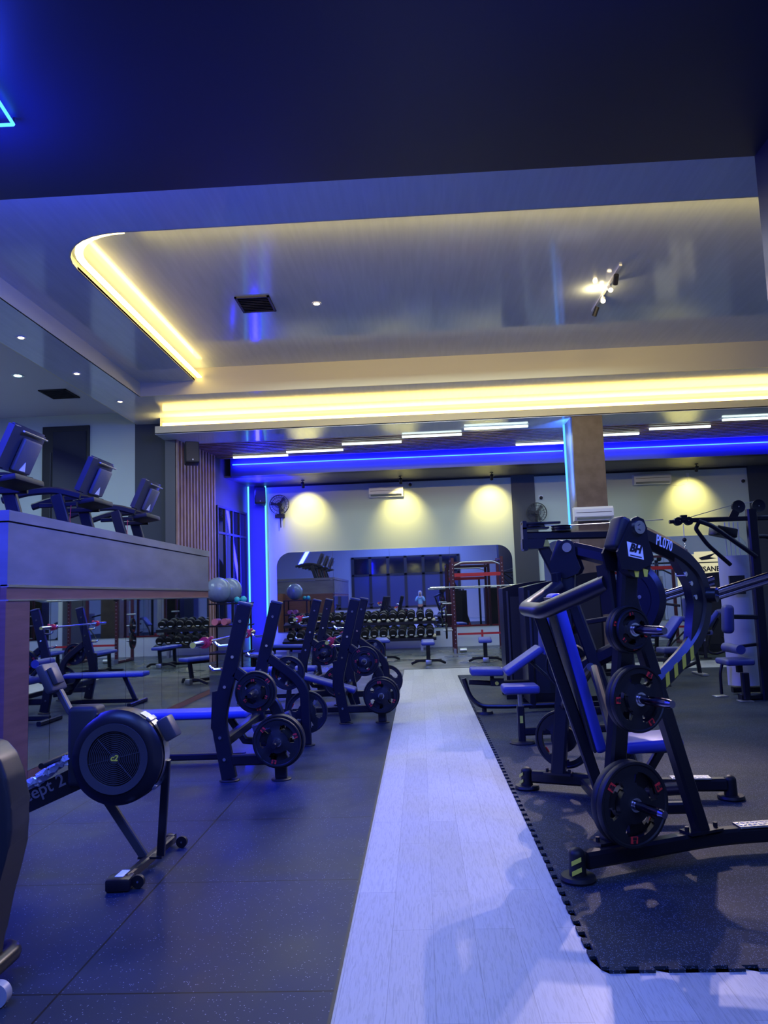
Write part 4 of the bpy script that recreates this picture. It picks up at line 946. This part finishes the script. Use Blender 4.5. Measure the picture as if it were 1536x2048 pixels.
fin(B().bar([(2.1, 7.5, .04), (2.1, 8.4, .04)], .07, .07), 'rear_foot', M['steel'], a1, True, True)

a2 = thing('leg_curl_machine', 'black leg machine with curved base tube and small blue seat beside the aisle', 'gym machine', (1.0, 9.8, 0))
fin(B().box((.775, 9.65, .53), (.40, .34, .09), (0, R(2), 0), .03, 3), 'seat', M['bluepad2'], a2, True, True)
fin(B().tube([(.50, 9.75, .44), (.56, 9.75, .22), (.68, 9.75, .10), (1.0, 9.8, .08), (1.9, 9.9, .08)], .03, .12, 10), 'base_tube', M['steel'], a2, True, True)
fin(B().cyl((.74, 9.8, 0), (.74, 9.8, .03), .11, .10, 24).cyl((.74, 9.8, .03), (.74, 9.8, .08), .03), 'foot_disc', M['rub'], a2, True, True)
fin(B().bar([(.56, 9.7, .40), (.86, 9.7, .38), (1.35, 9.85, .36)], .06, .06, (0, 1, 0)).bar([(.84, 9.66, .38), (.84, 9.66, .50)], .05, .06, (0, 1, 0)).box((.90, 9.62, .40), (.16, .05, .09)), 'seat_carriage', M['steel'], a2, True, True)
fin(B().cyl((.89, 9.59, .39), (.89, 9.56, .39), .022, seg=16), 'adjust_knob', M['yellowcap'], a2, True, True)
fin(B().bar([(1.35, 9.85, .05), (1.35, 9.85, .7)], .08, .08, (0, 1, 0)), 'post', M['steel'], a2, True, True)

def stack_tower(x0, x1, y0, y1, zt, lab, knob=False):
    t = thing('weight_stack_tower', lab, 'gym machine', ((x0 + x1) / 2, (y0 + y1) / 2, 0), 0, 'weight stack towers')
    pts = [(x0, y0, .06), (x1, y0, .06), (x1, y0, zt + .03)]
    n = 8
    for i in range(1, n + 1): f = i / n; pts.append((x1 + (x0 - x1) * f, y0, zt + .03 - .09 * f * f))
    b = B(); b.prism([V(p) + V((0, (y1 - y0) / 2, 0)) for p in pts], (0, y1 - y0, 0)); fin(b, 'tower_cover', M['steel'], t, True, True)
    fin(B().bx(x0 + .10, x1 - .04, y0 - .012, y0, .18, zt - .18), 'front_panel', M['matte'], t, False, True)
    fin(B().bx(x0 + .05, x0 + .075, y0 - .016, y0, .12, zt - .10), 'trim_strip', M['dgrey'], t, False, True)
    fin(B().bx(x0 - .02, x1 + .3, y0 - .05, y0 + .03, 0, .06), 'base_frame', M['steel'], t, False, True)
    fin(B().bx(x0 - .02, x1 + .3, y1 - .05, y1 + .03, 0, .06), 'base_frame', M['steel'], t, False, True)
    if knob: fin(B().cyl((x0 + .24, y0 - .012, zt - .55), (x0 + .24, y0 - .06, zt - .55), .028), 'selector_knob', M['chrome'], t, True, True)
    return t
stack_tower(1.17, 1.80, 11.05, 11.6, 1.60, 'dark weight stack tower, the farther of two beside the end of the aisle')
stack_tower(1.35, 2.05, 10.15, 10.7, 1.60, 'dark weight stack tower with chrome knob, the nearer of two beside the aisle', True)

# pulley station with the high beam
ps = thing('pulley_station', 'black pulley station with high beam and flat pulleys left of the pillar', 'cable machine', (2.0, 9.5, 0))
fin(B().bar([(1.30, 9.5, 2.16), (2.75, 9.5, 2.14)], .09, .10).bx(1.27, 1.56, 9.42, 9.58, 2.0, 2.12), 'top_beam', M['steel'], ps, True, True)
fin(B().bar([(1.52, 9.5, 2.04), (1.80, 9.5, 1.40), (2.2, 9.5, .05)], .13, .08, (0, 1, 0)), 'leaning_post', M['steel'], ps, True, True)
fin(B().bar([(2.7, 9.5, .0), (2.7, 9.5, 2.15)], .09, .09, (0, 1, 0)).bar([(1.9, 9.5, .05), (2.8, 9.5, .05)], .09, .08), 'rear_post', M['steel'], ps, True, True)
fin(B().bx(1.28, 1.33, 9.40, 9.60, 1.98, 2.34).bx(1.28, 1.60, 9.40, 9.60, 2.24, 2.26).bx(1.28, 1.75, 9.45, 9.55, 2.30, 2.325), 'pulley_bracket', M['steel'], ps, False, True)
for x, z, rr in ((1.43, 2.285, .14), (1.76, 2.255, .12), (1.76, 2.225, .12)):
    fin(B().lathe([(0, -.012), (rr * .85, -.012), (rr, -.018), (rr * .93, 0), (rr, .018), (rr * .85, .012), (0, .012)], (x, 9.5, z), (0, 0, 1), 28), 'pulley', M['rub'], ps, True, True)
fin(B().cyl((1.7, 9.5, 2.27), (3.0, 9.5, 2.30), .005, seg=6).cyl((1.43, 9.45, 2.30), (1.7, 9.45, 2.27), .005, seg=6), 'cable', M['satin'], ps, True, True)
fin(B().prism([(1.52, 9.41, 2.02), (1.60, 9.41, 2.02), (1.575, 9.41, 2.10), (1.545, 9.41, 2.10)], (0, .02, 0)), 'warning_tag', M['yellow'], ps, False, True)
fin(B().bx(1.60, 1.72, 9.455, 9.458, 1.55, 1.85), 'instruction_plate', M['dgrey'], ps, False, True)
fin(B().cyl((1.86, 9.42, 1.42), (2.1, 9.42, 1.42), .012), 'adjust_pin', M['chrome'], ps, True, True)

# ================================================================== CABLE MACHINE at the right edge
cm = thing('cable_machine', 'tall black lat pulldown machine with frosted weight shroud at the right edge', 'cable machine', (4.5, 10.4, 0))
fin(B().bar([(4.40, 10.3, .0), (4.40, 10.3, 2.46)], .13, .10, (0, 1, 0)), 'main_post', M['steel'], cm, True, True)
fin(B().bar([(4.12, 10.25, .02), (4.12, 10.25, .35)], .09, .09, (0, 1, 0)), 'front_post', M['steel'], cm, True, True)
fin(B().bar([(4.95, 10.5, .0), (4.95, 10.5, 2.40)], .10, .10, (0, 1, 0)), 'rear_post', M['steel'], cm, True, True)
fin(B().bar([(3.60, 10.3, 2.345), (5.1, 10.3, 2.335)], .055, .06), 'boom', M['steel'], cm, True, True)
fin(B().tube([(4.40, 10.25, 1.83), (3.86, 10.25, 2.26), (3.70, 10.27, 2.33)], .03, .06), 'boom_brace', M['steel'], cm, True, True)
fin(B().tube([(4.12, 10.4, 1.74), (3.83, 10.38, 2.02), (3.68, 10.35, 2.24), (3.72, 10.33, 2.31)], .027, .08), 'boom_brace', M['steel'], cm, True, True)
fin(B().tube([(4.95, 10.45, 1.9), (4.6, 10.35, 2.1), (4.42, 10.3, 2.1)], .03, .06), 'rear_brace', M['steel'], cm, True, True)
b = B(); b.box((3.52, 10.3, 2.34), (.22, .07, .05), None, .015); b.cyl((3.44, 10.265, 2.335), (3.44, 10.335, 2.335), .055, seg=24); b.cyl((3.58, 10.265, 2.335), (3.58, 10.335, 2.335), .055, seg=24); b.cyl((3.33, 10.3, 2.335), (3.45, 10.3, 2.335), .025); b.box((3.52, 10.3, 2.39), (.08, .06, .05))
fin(b, 'pulley_housing', M['steel'], cm, True, True)
for x in (3.46, 3.57): fin(B().cyl((x, 10.262, 2.34), (x, 10.255, 2.34), .008, seg=8), 'bolt', M['chrome'], cm, True, True)
fin(B().cyl((3.51, 10.3, 2.30), (3.51, 10.3, 2.12), .004, seg=6).tube([(3.62, 10.3, 2.39), (4.22, 10.3, 2.54), (4.5, 10.3, 2.56)], .005, 0, 6), 'cable', M['satin'], cm, True, True)
fin(B().ball((3.51, 10.3, 2.09), .028), 'cable_stop', M['rub'], cm, True, True)
b = B()
for i in range(5):
    z = 2.045 - i * .038; b.tube([(3.51 + (.012 if i % 2 else 0), 10.3 + (0 if i % 2 else .012), z + .02), (3.51 + (-.012 if i % 2 else 0), 10.3 + (0 if i % 2 else -.012), z - .02)], .005, 0, 6)
fin(b, 'chain', M['chrome'], cm, True, True)
fin(B().tube([(3.51, 10.3, 1.87), (3.46, 10.3, 1.83), (3.44, 10.3, 1.70)], .018, .03).tube([(3.51, 10.3, 1.87), (3.57, 10.3, 1.83), (3.60, 10.3, 1.70)], .018, .03), 'rope_handle', M['rub'], cm, True, True)
for x in (4.24, 4.50):
    pu = fin(B().lathe([(0, -.015), (.075, -.015), (.085, -.02), (.078, 0), (.085, .02), (.075, .015), (0, .015)], (x, 10.3, 2.50), (0, 1, 0), 28), 'pulley', M['rub'], cm, True, True)
    fin(B().cyl((x, 10.28, 2.50), (x, 10.275, 2.50), .008, seg=8), 'pulley_bolt', M['chrome'], pu, True, True)
fin(B().box((4.17, 10.3, 2.39), (.10, .05, .12), (0, R(30), 0)), 'pulley_fork', M['steel'], cm, False, True)
b = B(); pts = []
for i in range(9): a = R(200 + 140 * i / 8); pts.append(V((4.37 + .25 * math.cos(a), 10.95 + .25 * math.sin(a), 1.0)))
for i in range(8, -1, -1): a = R(200 + 140 * i / 8); pts.append(V((4.37 + .24 * math.cos(a), 10.95 + .24 * math.sin(a), 1.0)))
b.prism(pts, (0, 0, 1.75)); fin(b, 'weight_shroud', M['frost'], cm, True, True, 60)
for x in (4.30, 4.36, 4.42, 4.48): fin(B().cyl((x, 10.95, .1), (x, 10.95, 2.35), .009, seg=8), 'guide_rod', M['satin'], cm, True, True)
b = B(); b.bar([(3.98, 10.25, 1.07), (4.40, 10.28, 1.05)], .05, .06); fin(b, 'pad_arm', M['steel'], cm, True, True)
fin(B().box((3.965, 10.25, 1.04), (.145, .14, .37), (0, R(4), 0), .055, 4), 'thigh_pad', M['bluepad2'], cm, True, True)
fin(B().cyl((4.02, 10.05, .66), (4.02, 10.55, .66), .06, seg=20), 'roller_pad', M['bluepad2'], cm, True, True)
fin(B().box((4.05, 10.35, .49), (.36, .42, .08), None, .03, 3), 'seat', M['bluepad2'], cm, True, True)
fin(B().bar([(4.1, 10.35, .45), (4.1, 10.35, .35)], .07, .08, (0, 1, 0)).bar([(4.02, 10.4, .66), (4.40, 10.4, .7)], .04, .05, (0, 1, 0)), 'seat_post', M['steel'], cm, True, True)
fin(B().tube([(4.02, 10.7, .44), (3.98, 10.7, .3), (3.98, 10.7, .03)], .02, .05), 'stand_leg', M['steel'], cm, True, True)
fin(B().bar([(4.05, 10.28, .04), (5.0, 10.45, .04)], .09, .07).bar([(4.2, 10.9, .06), (4.9, 10.9, .06)], .09, .08), 'base_rail', M['steel'], cm, True, True)
for p in ((4.08, 10.2, 0), (3.96, 10.7, 0), (4.95, 10.5, 0)): fin(B().box(V(p) + V((0, 0, .006)), (.17, .15, .012), None, .004), 'foot_plate', M['satin'], cm, True, True)
fin(B().box((4.18, 10.72, 2.20), (.30, .24, .13), (0, R(12), R(10)), .02), 'head_cover', M['steel'], cm, True, True)
fin(B().bx(4.17, 4.37, 10.60, 10.64, 1.35, 1.60), 'instruction_panel', M['matte'], cm, False, True)

# ================================================================== OTHER BENCHES
pb = thing('preacher_bench', 'blue padded bench with black A-shaped legs between the chest press arm and cable machine', 'weight bench', (4.35, 13.3, 0))
fin(B().box((4.20, 13.3, .80), (.09, .42, .42), (0, R(38), 0), .03, 3), 'front_pad', M['bluepad'], pb, True, True)
fin(B().box((4.42, 13.3, .93), (.26, .42, .08), (0, R(12), 0), .03, 3), 'top_pad', M['bluepad2'], pb, True, True)
fin(B().bar([(4.52, 13.3, .90), (4.62, 13.3, .02)], .06, .06, (0, 1, 0)), 'rear_leg', M['steel'], pb, True, True)
fin(B().tube([(4.30, 13.3, .80), (4.10, 13.3, .45), (4.03, 13.3, .10), (4.20, 13.3, .06), (4.60, 13.3, .22)], .028, .10), 'front_leg', M['steel'], pb, True, True)
fin(B().tube([(4.30, 13.5, .40), (4.44, 13.5, .36), (4.50, 13.4, .16)], .022, .06), 'side_brace', M['steel'], pb, True, True)
fin(B().bar([(4.63, 13.05, .02), (4.63, 13.6, .02)], .10, .03), 'foot_bar', M['satin'], pb, True, True)
fin(B().cyl((4.55, 13.0, .70), (4.72, 13.0, .72), .035), 'arm_roller', M['rub'], pb, True, True)

def flat_bench(x, y, rz, lab, first=[None]):
    if first[0] is None:
        t = thing('flat_bench', lab, 'weight bench', (0, 0, 0), 0, 'blue benches near the back wall'); first[0] = t
        fin(B().box((0, 0, .46), (.29, 1.15, .075), None, .03, 3), 'pad', M['bluepad'], t)
        fin(B().bar([(0, -.42, .42), (0, -.36, .05)], .06, .08, (1, 0, 0)), 'front_leg', M['steel'], t)
        fin(B().bar([(0, .42, .42), (0, .46, .05)], .06, .08, (1, 0, 0)), 'rear_leg', M['steel'], t)
        fin(B().bar([(0, -.36, .07), (0, .46, .07)], .07, .06).bar([(0, -.45, .40), (0, .45, .40)], .05, .05), 'spine', M['steel'], t)
        fin(B().bar([(-.36, -.30, .03), (-.22, -.38, .10), (.22, -.38, .10), (.36, -.30, .03)], .05, .05, (0, 0, 1), .05), 'front_foot', M['steel'], t)
        fin(B().bar([(-.30, .5, .03), (.30, .5, .03)], .06, .05), 'rear_foot', M['steel'], t)
        fin(B().box((0, -.44, .06), (.13, .08, .10), None, .01), 'foot_block', M['satin'], t)
    else: t = dup(first[0], label=lab)
    t.location = (x, y, 0); t.rotation_euler = (0, 0, rz); return t
flat_bench(-.93, 18.5, R(6), 'small blue bench in front of the dumbbell rack, left of the aisle')
flat_bench(.13, 17.2, 0, 'small blue bench straight ahead at the far end of the aisle')
flat_bench(1.40, 17.4, R(-4), 'small blue bench in front of the power rack')
flat_bench(-2.95, 17.4, R(70), 'blue bench near the corner pier with the blue light strips')
flat_bench(-3.0, 14.6, R(35), 'blue bench between the farthest bench press and the slatted wall')

# ================================================================== DUMBBELL RACK
rk = thing('dumbbell_rack', 'long black two-tier dumbbell rack below the back wall mirror', 'rack', (-1.7, 21.6, 0))
for nm, z0, y0 in (('upper_shelf', .80, 21.75), ('lower_shelf', .36, 21.55)):
    fin(B().box((-1.72, y0, z0), (4.25, .36, .03), (R(14), 0, 0), .005), nm, M['steel'], rk, True, True)
    fin(B().bx(-3.84, .40, y0 - .20, y0 - .17, z0 - .10, z0 - .02), 'shelf_lip', M['steel'], rk, False, True)
for x in (-3.7, -1.75, -.0):
    fin(B().bar([(x, 21.45, .03), (x, 21.95, .95)], .07, .07, (1, 0, 0)).bar([(x, 21.95, .03), (x, 21.95, .95)], .06, .06, (1, 0, 0)), 'leg', M['steel'], rk, True, True)
    fin(B().bx(x - .035, x + .035, 21.38, 21.52, 0, .22), 'foot_guard', M['satin'], rk, False, True)
def dumbbell():
    t = thing('dumbbell', 'x', 'dumbbell')
    fin(B().cyl((0, -.08, 0), (0, .08, 0), .017, seg=10), 'handle', M['satin'], t)
    for k in (-1, 1):
        h = fin(B().lathe([(0, 0), (.085, 0), (.108, .012), (.112, .03), (.112, .085), (.10, .10), (0, .10)], (0, k * .07, 0), (0, k, 0), 20), 'head', M['rub'], t)
        if k < 0:
            fin(B().bx(-.045, .045, -.173, -.1705, -.055, -.030), 'white_mark', M['whitep'], h, False)
    return t
db0 = dumbbell(); n_ = 0
for tier, z, y in (('upper', .945, 21.72), ('lower', .505, 21.52)):
    for i in range(16):
        o = db0 if n_ == 0 else dup(db0); n_ += 1
        o.location = (.24 - i * .257, y, z); o.rotation_euler = (R(14), 0, random.uniform(-.05, .05))
        o['label'] = 'round black dumbbell on the %s tier of the rack, %s from the right end' % (tier, ORD[i]); o['group'] = 'dumbbells on the %s tier' % tier

# ================================================================== POWER RACK
pr_ = thing('power_rack', 'dark red power rack with red crossbars near the back wall mirror', 'rack', (1.5, 20.3, 0))
for x in (.86, 2.12):
    for y in (19.9, 21.0):
        up = fin(B().bar([(x, y, 0), (x, y, 2.42)], .08, .08, (0, 1, 0)), 'upright', M['darkred'], pr_, True, True)
        if y < 20:
            b = B()
            for i in range(22): b.cyl((x, y - .041, .25 + i * .095), (x, y - .044, .25 + i * .095), .012, seg=8)
            fin(b, 'peg_holes', M['satin'], up, False, True)
    fin(B().bar([(x, 19.9, .04), (x, 21.0, .04)], .08, .08), 'side_foot', M['darkred'], pr_, True, True)
    fin(B().bar([(x, 19.9, 2.36), (x, 21.0, 2.36)], .07, .07), 'top_rail', M['darkred'], pr_, True, True)
fin(B().tube([(.86, 19.9, 2.20), (1.10, 19.9, 2.30), (1.9, 19.9, 2.30), (2.12, 19.9, 2.20)], .018, .05), 'pull_up_bar', M['satin'], pr_, True, True)
fin(B().bx(.90, 2.08, 19.88, 19.92, 1.93, 2.02), 'red_crossbar', M['redband'], pr_, False, True)
fin(B().bx(.90, 2.08, 20.96, 21.04, 2.28, 2.36), 'rear_crossbar', M['darkred'], pr_, False, True)
fin(B().bx(.92, 2.6, 19.9, 19.94, .45, .50).bx(1.52, 1.57, 19.89, 19.95, .38, .57), 'low_crossbar', M['redband'], pr_, False, True)
fin(B().bx(.80, .86, 19.6, 19.86, .0, .12).cyl((.95, 19.7, .08), (1.12, 19.7, .08), .06), 'band_anchor', M['satin'], pr_, True, True)
for z in (.55, .95, 1.25): fin(B().cyl((.82, 20.5, z), (.58, 20.5, z), .022, seg=12), 'storage_peg', M['satin'], pr_, True, True)
bb = thing('barbell', 'silver barbell resting across the dark red power rack', 'barbell', (1.45, 19.82, 1.66))
fin(B().cyl((.62, 19.82, 1.67), (2.3, 19.82, 1.67), .015, seg=12), 'shaft', M['satin'], bb, True, True)
for a, c in ((.26, .64), (2.28, 2.68)): fin(B().cyl((a, 19.82, 1.67), (c, 19.82, 1.67), .026, seg=14), 'sleeve', M['chrome'], bb, True, True)
for x in (.86, 2.12): fin(B().bx(x - .03, x + .03, 19.78, 19.87, 1.62, 1.66), 'bar_hook', M['steel'], pr_, False, True)
o = fin(B().bx(.42, .54, W - .015, W, .34, .46), 'floor_box', M['matte'], None, False); tag(o, 'small black socket plate low on the white wall beside the dumbbell rack', 'socket')
for i, (z, kd) in enumerate(((.55, 'big'), (.95, 'mid'))):
    o = place_plate(kd, (.66, 20.5, z), (-1, 0), .5, 'black weight plate hung on the %s left peg of the power rack' % ('lowest', 'middle')[i])

# ================================================================== BALL RACK by the slatted wall
br = thing('ball_rack', 'dark metal shelf holding exercise balls and foam rolls beside the slatted wall', 'rack', (-4.35, 17.5, 0))
for x in (-4.75, -3.95):
    for y in (16.98, 17.9): fin(B().bar([(x, y, 0), (x, y, 1.47)], .04, .04, (0, 1, 0)), 'post', M['steel'], br, True, True)
for z in (.35, .95, 1.44): fin(B().bx(-4.77, -3.88, 16.95, 17.93, z, z + .03), 'shelf', M['steel'], br, False, True)
def gymball(c, r, m, lab):
    b = B(); prof = []
    for i in range(33):
        a = -PI / 2 + PI * i / 32; q = r * (1 + (.012 if i % 3 == 0 and 6 < i < 27 else 0)); prof.append((max(0, q * math.cos(a)), q * math.sin(a)))
    b.lathe(prof, (0, 0, 0), (.9, -.25, .1), 36); o = fin(b, 'exercise_ball', m, ang=60); o.location = c; tag(o, lab, 'ball')
gymball((-4.50, 17.10, 1.765), .285, M['ball'], 'silver blue exercise ball on the shelf end nearest the mezzanine')
gymball((-4.40, 17.72, 1.765), .285, M['ball'], 'silver blue exercise ball just right of its twin on the shelf')
gymball((-3.98, 17.30, 1.54), .075, M['cyan'], 'small turquoise ball at the right end of the ball shelf, the nearer')
gymball((-4.12, 17.28, 1.535), .07, M['cyan'], 'small turquoise ball half behind the larger exercise ball')
for x, y, l in ((-4.62, 17.4, 'left'), (-4.42, 17.45, 'right')):
    o = fin(B().cyl((x, y - .18, 1.055), (x, y + .18, 1.055), .075, seg=20), 'foam_roller', M['pink']); tag(o, 'pink foam roller lying on the middle shelf of the ball rack, the %s one' % l, 'foam roller')

# ================================================================== PERSON holding the phone (seen in the far mirror)
pe = thing('person', 'person in pale headscarf, light blue top and black trousers photographing with a phone', 'person', (0, -.42, 0))
def skin(name, joints, edges, m, parent, root=0, sub=2):
    me = bpy.data.meshes.new(name); me.from_pydata([j[:3] for j in joints], edges, []); o = bpy.data.objects.new(name, me); C.objects.link(o)
    md = o.modifiers.new('s', 'SKIN'); md.use_smooth_shade = True
    for i, j in enumerate(joints): me.skin_vertices[0].data[i].radius = (j[3], j[4] if len(j) > 4 else j[3]); me.skin_vertices[0].data[i].use_root = (i == root)
    s2 = o.modifiers.new('d', 'SUBSURF'); s2.levels = sub; s2.render_levels = sub
    dg = bpy.context.evaluated_depsgraph_get(); nm = bpy.data.meshes.new_from_object(o.evaluated_get(dg)); bpy.data.objects.remove(o)
    nm.materials.clear(); nm.materials.append(m); nm.polygons.foreach_set('use_smooth', [True] * len(nm.polygons))
    q = bpy.data.objects.new(name, nm); C.objects.link(q); q.parent = parent; return q
J = [(0, 0, .95, .13, .10), (0, 0, 1.12, .11, .085), (0, 0, 1.30, .13, .095), (0, .0, 1.42, .075, .06), (0, .01, 1.50, .048),
     (.17, 0, 1.38, .05), (.25, .12, 1.16, .042), (.09, .33, 1.40, .028), (-.17, 0, 1.38, .05), (-.25, .12, 1.16, .042), (-.09, .33, 1.40, .028),
     (.09, 0, .88, .085), (.10, .01, .48, .055), (.10, -.02, .09, .038), (.11, .12, .04, .035), (-.09, 0, .88, .085), (-.10, .01, .48, .055), (-.10, -.02, .09, .038), (-.11, .12, .04, .035),
     (0, .0, 1.60, .075, .085), (0, .0, 1.68, .065, .075)]
Ed = [(0, 1), (1, 2), (2, 3), (3, 4), (2, 5), (5, 6), (6, 7), (2, 8), (8, 9), (9, 10), (0, 11), (11, 12), (12, 13), (13, 14), (0, 15), (15, 16), (16, 17), (17, 18), (4, 19), (19, 20)]
skin('body', J, Ed, M['skin'], pe)
skin('top', [(0, 0, .90, .165, .125), (0, 0, 1.12, .14, .11), (0, 0, 1.30, .155, .115), (0, 0, 1.43, .09, .07), (.185, 0, 1.385, .065), (.255, .12, 1.16, .057), (.11, .30, 1.37, .042), (-.185, 0, 1.385, .065), (-.255, .12, 1.16, .057), (-.11, .30, 1.37, .042)], [(0, 1), (1, 2), (2, 3), (2, 4), (4, 5), (5, 6), (2, 7), (7, 8), (8, 9)], M['shirt'], pe)
skin('trousers', [(0, 0, .93, .155, .12), (.095, 0, .80, .105), (.105, .01, .48, .078), (.105, -.02, .12, .065), (-.095, 0, .80, .105), (-.105, .01, .48, .078), (-.105, -.02, .12, .065)], [(0, 1), (1, 2), (2, 3), (0, 4), (4, 5), (5, 6)], M['pants'], pe)
b = B(); b.lathe([(.0, .145), (.06, .135), (.098, .08), (.108, 0), (.10, -.06), (.085, -.12), (.12, -.19), (.17, -.25), (.16, -.27), (.0, -.24)], (0, -.02, 1.61), seg=28)
for v in b.bm.verts:
    if v.co.y > .055 and 1.53 < v.co.z < 1.69 and abs(v.co.x) < .062: v.co.y = .050
fin(b, 'headscarf', M['hijab'], pe)
b = B(); b.ball((0, .045, 1.61), .062, (.9, .75, 1.25)); b.cyl((0, .085, 1.615), (0, .105, 1.597), .009, .013, 8); b.ball((0, .082, 1.575), .014, (1.5, .5, .5), 10)
fin(b, 'face', M['skin'], pe)
for k in (-1, 1):
    fin(B().ball((k * .026, .088, 1.632), .008, (1.3, .6, .8), 10), 'eye', M['blackp'], pe)
    fs = []
    b = B(); b.ball((k * .075, .365, 1.44), .03, (.6, .8, 1.25), 14)
    fin(b, 'palm', M['skin'], pe)
    for i in range(4):
        z = 1.405 + i * .021; L_ = (.045, .055, .058, .05)[i]
        fin(B().tube([(k * .072, .385, z), (k * .062, .405, z + .004), (k * (.072 - L_ * .8), .408, z + .006)], .0078, .01, 8), 'finger', M['skin'], pe)
    fin(B().tube([(k * .072, .36, 1.43), (k * .055, .37, 1.462), (k * .038, .376, 1.475)], .0095, .01, 8), 'thumb', M['skin'], pe)
    fin(B().box((k * .108, .06, .035), (.09, .26, .07), None, .03, 3), 'shoe', M['shoe'], pe)
ph = tag(fin(B().box((0, -.030, 1.487), (.075, .009, .150), None, .004), 'phone', M['blackp']), 'dark phone held up by the person in the headscarf', 'phone')



# ================================================================== FURTHER MACHINES on the right side of the hall
def again(src, dx, dy, label, rz=0.):
    o = dup(src, label=label); l = src.location.copy(); o.location = (l.x + dx, l.y + dy, l.z); o.rotation_euler = (0, 0, rz)
    if 'group' in o: del o['group']
    return o
again(pr_, 4.7, .1, 'dark red power rack right of the pillar, before the right mirror')
again(a1, 4.3, 8.2, 'black machine with blue pads standing far behind the chest press, right of the pillar', R(160))
again(cm, 4.2, 6.0, 'tall cable machine at the far right before the back wall', R(20))
again(a2, 2.6, 2.4, 'black leg machine standing between the pillar and the nearer weight towers', R(90))
again(pb, 1.9, 3.2, 'blue padded bench standing before the right mirror', R(-30))
st_ = stack_tower(2.55, 3.15, 13.6, 14.15, 1.75, 'dark weight stack tower standing before the brown pillar')
again(st_, 3.6, 4.1, 'dark weight stack tower before the right mirror, beyond the pillar')
flat_bench(5.0, 17.6, R(15), 'blue bench far behind the chest press, right of the brown pillar')

# everything that stands on the mat sits on its upper face
for o in list(C.objects):
    if o.parent is None and 'category' in o and o['category'] in ('gym machine', 'weight plate', 'cable machine', 'weight bench'):
        l = o.location
        if l.x > .7 and 3.3 < l.y < 14.4: l.z += .0118
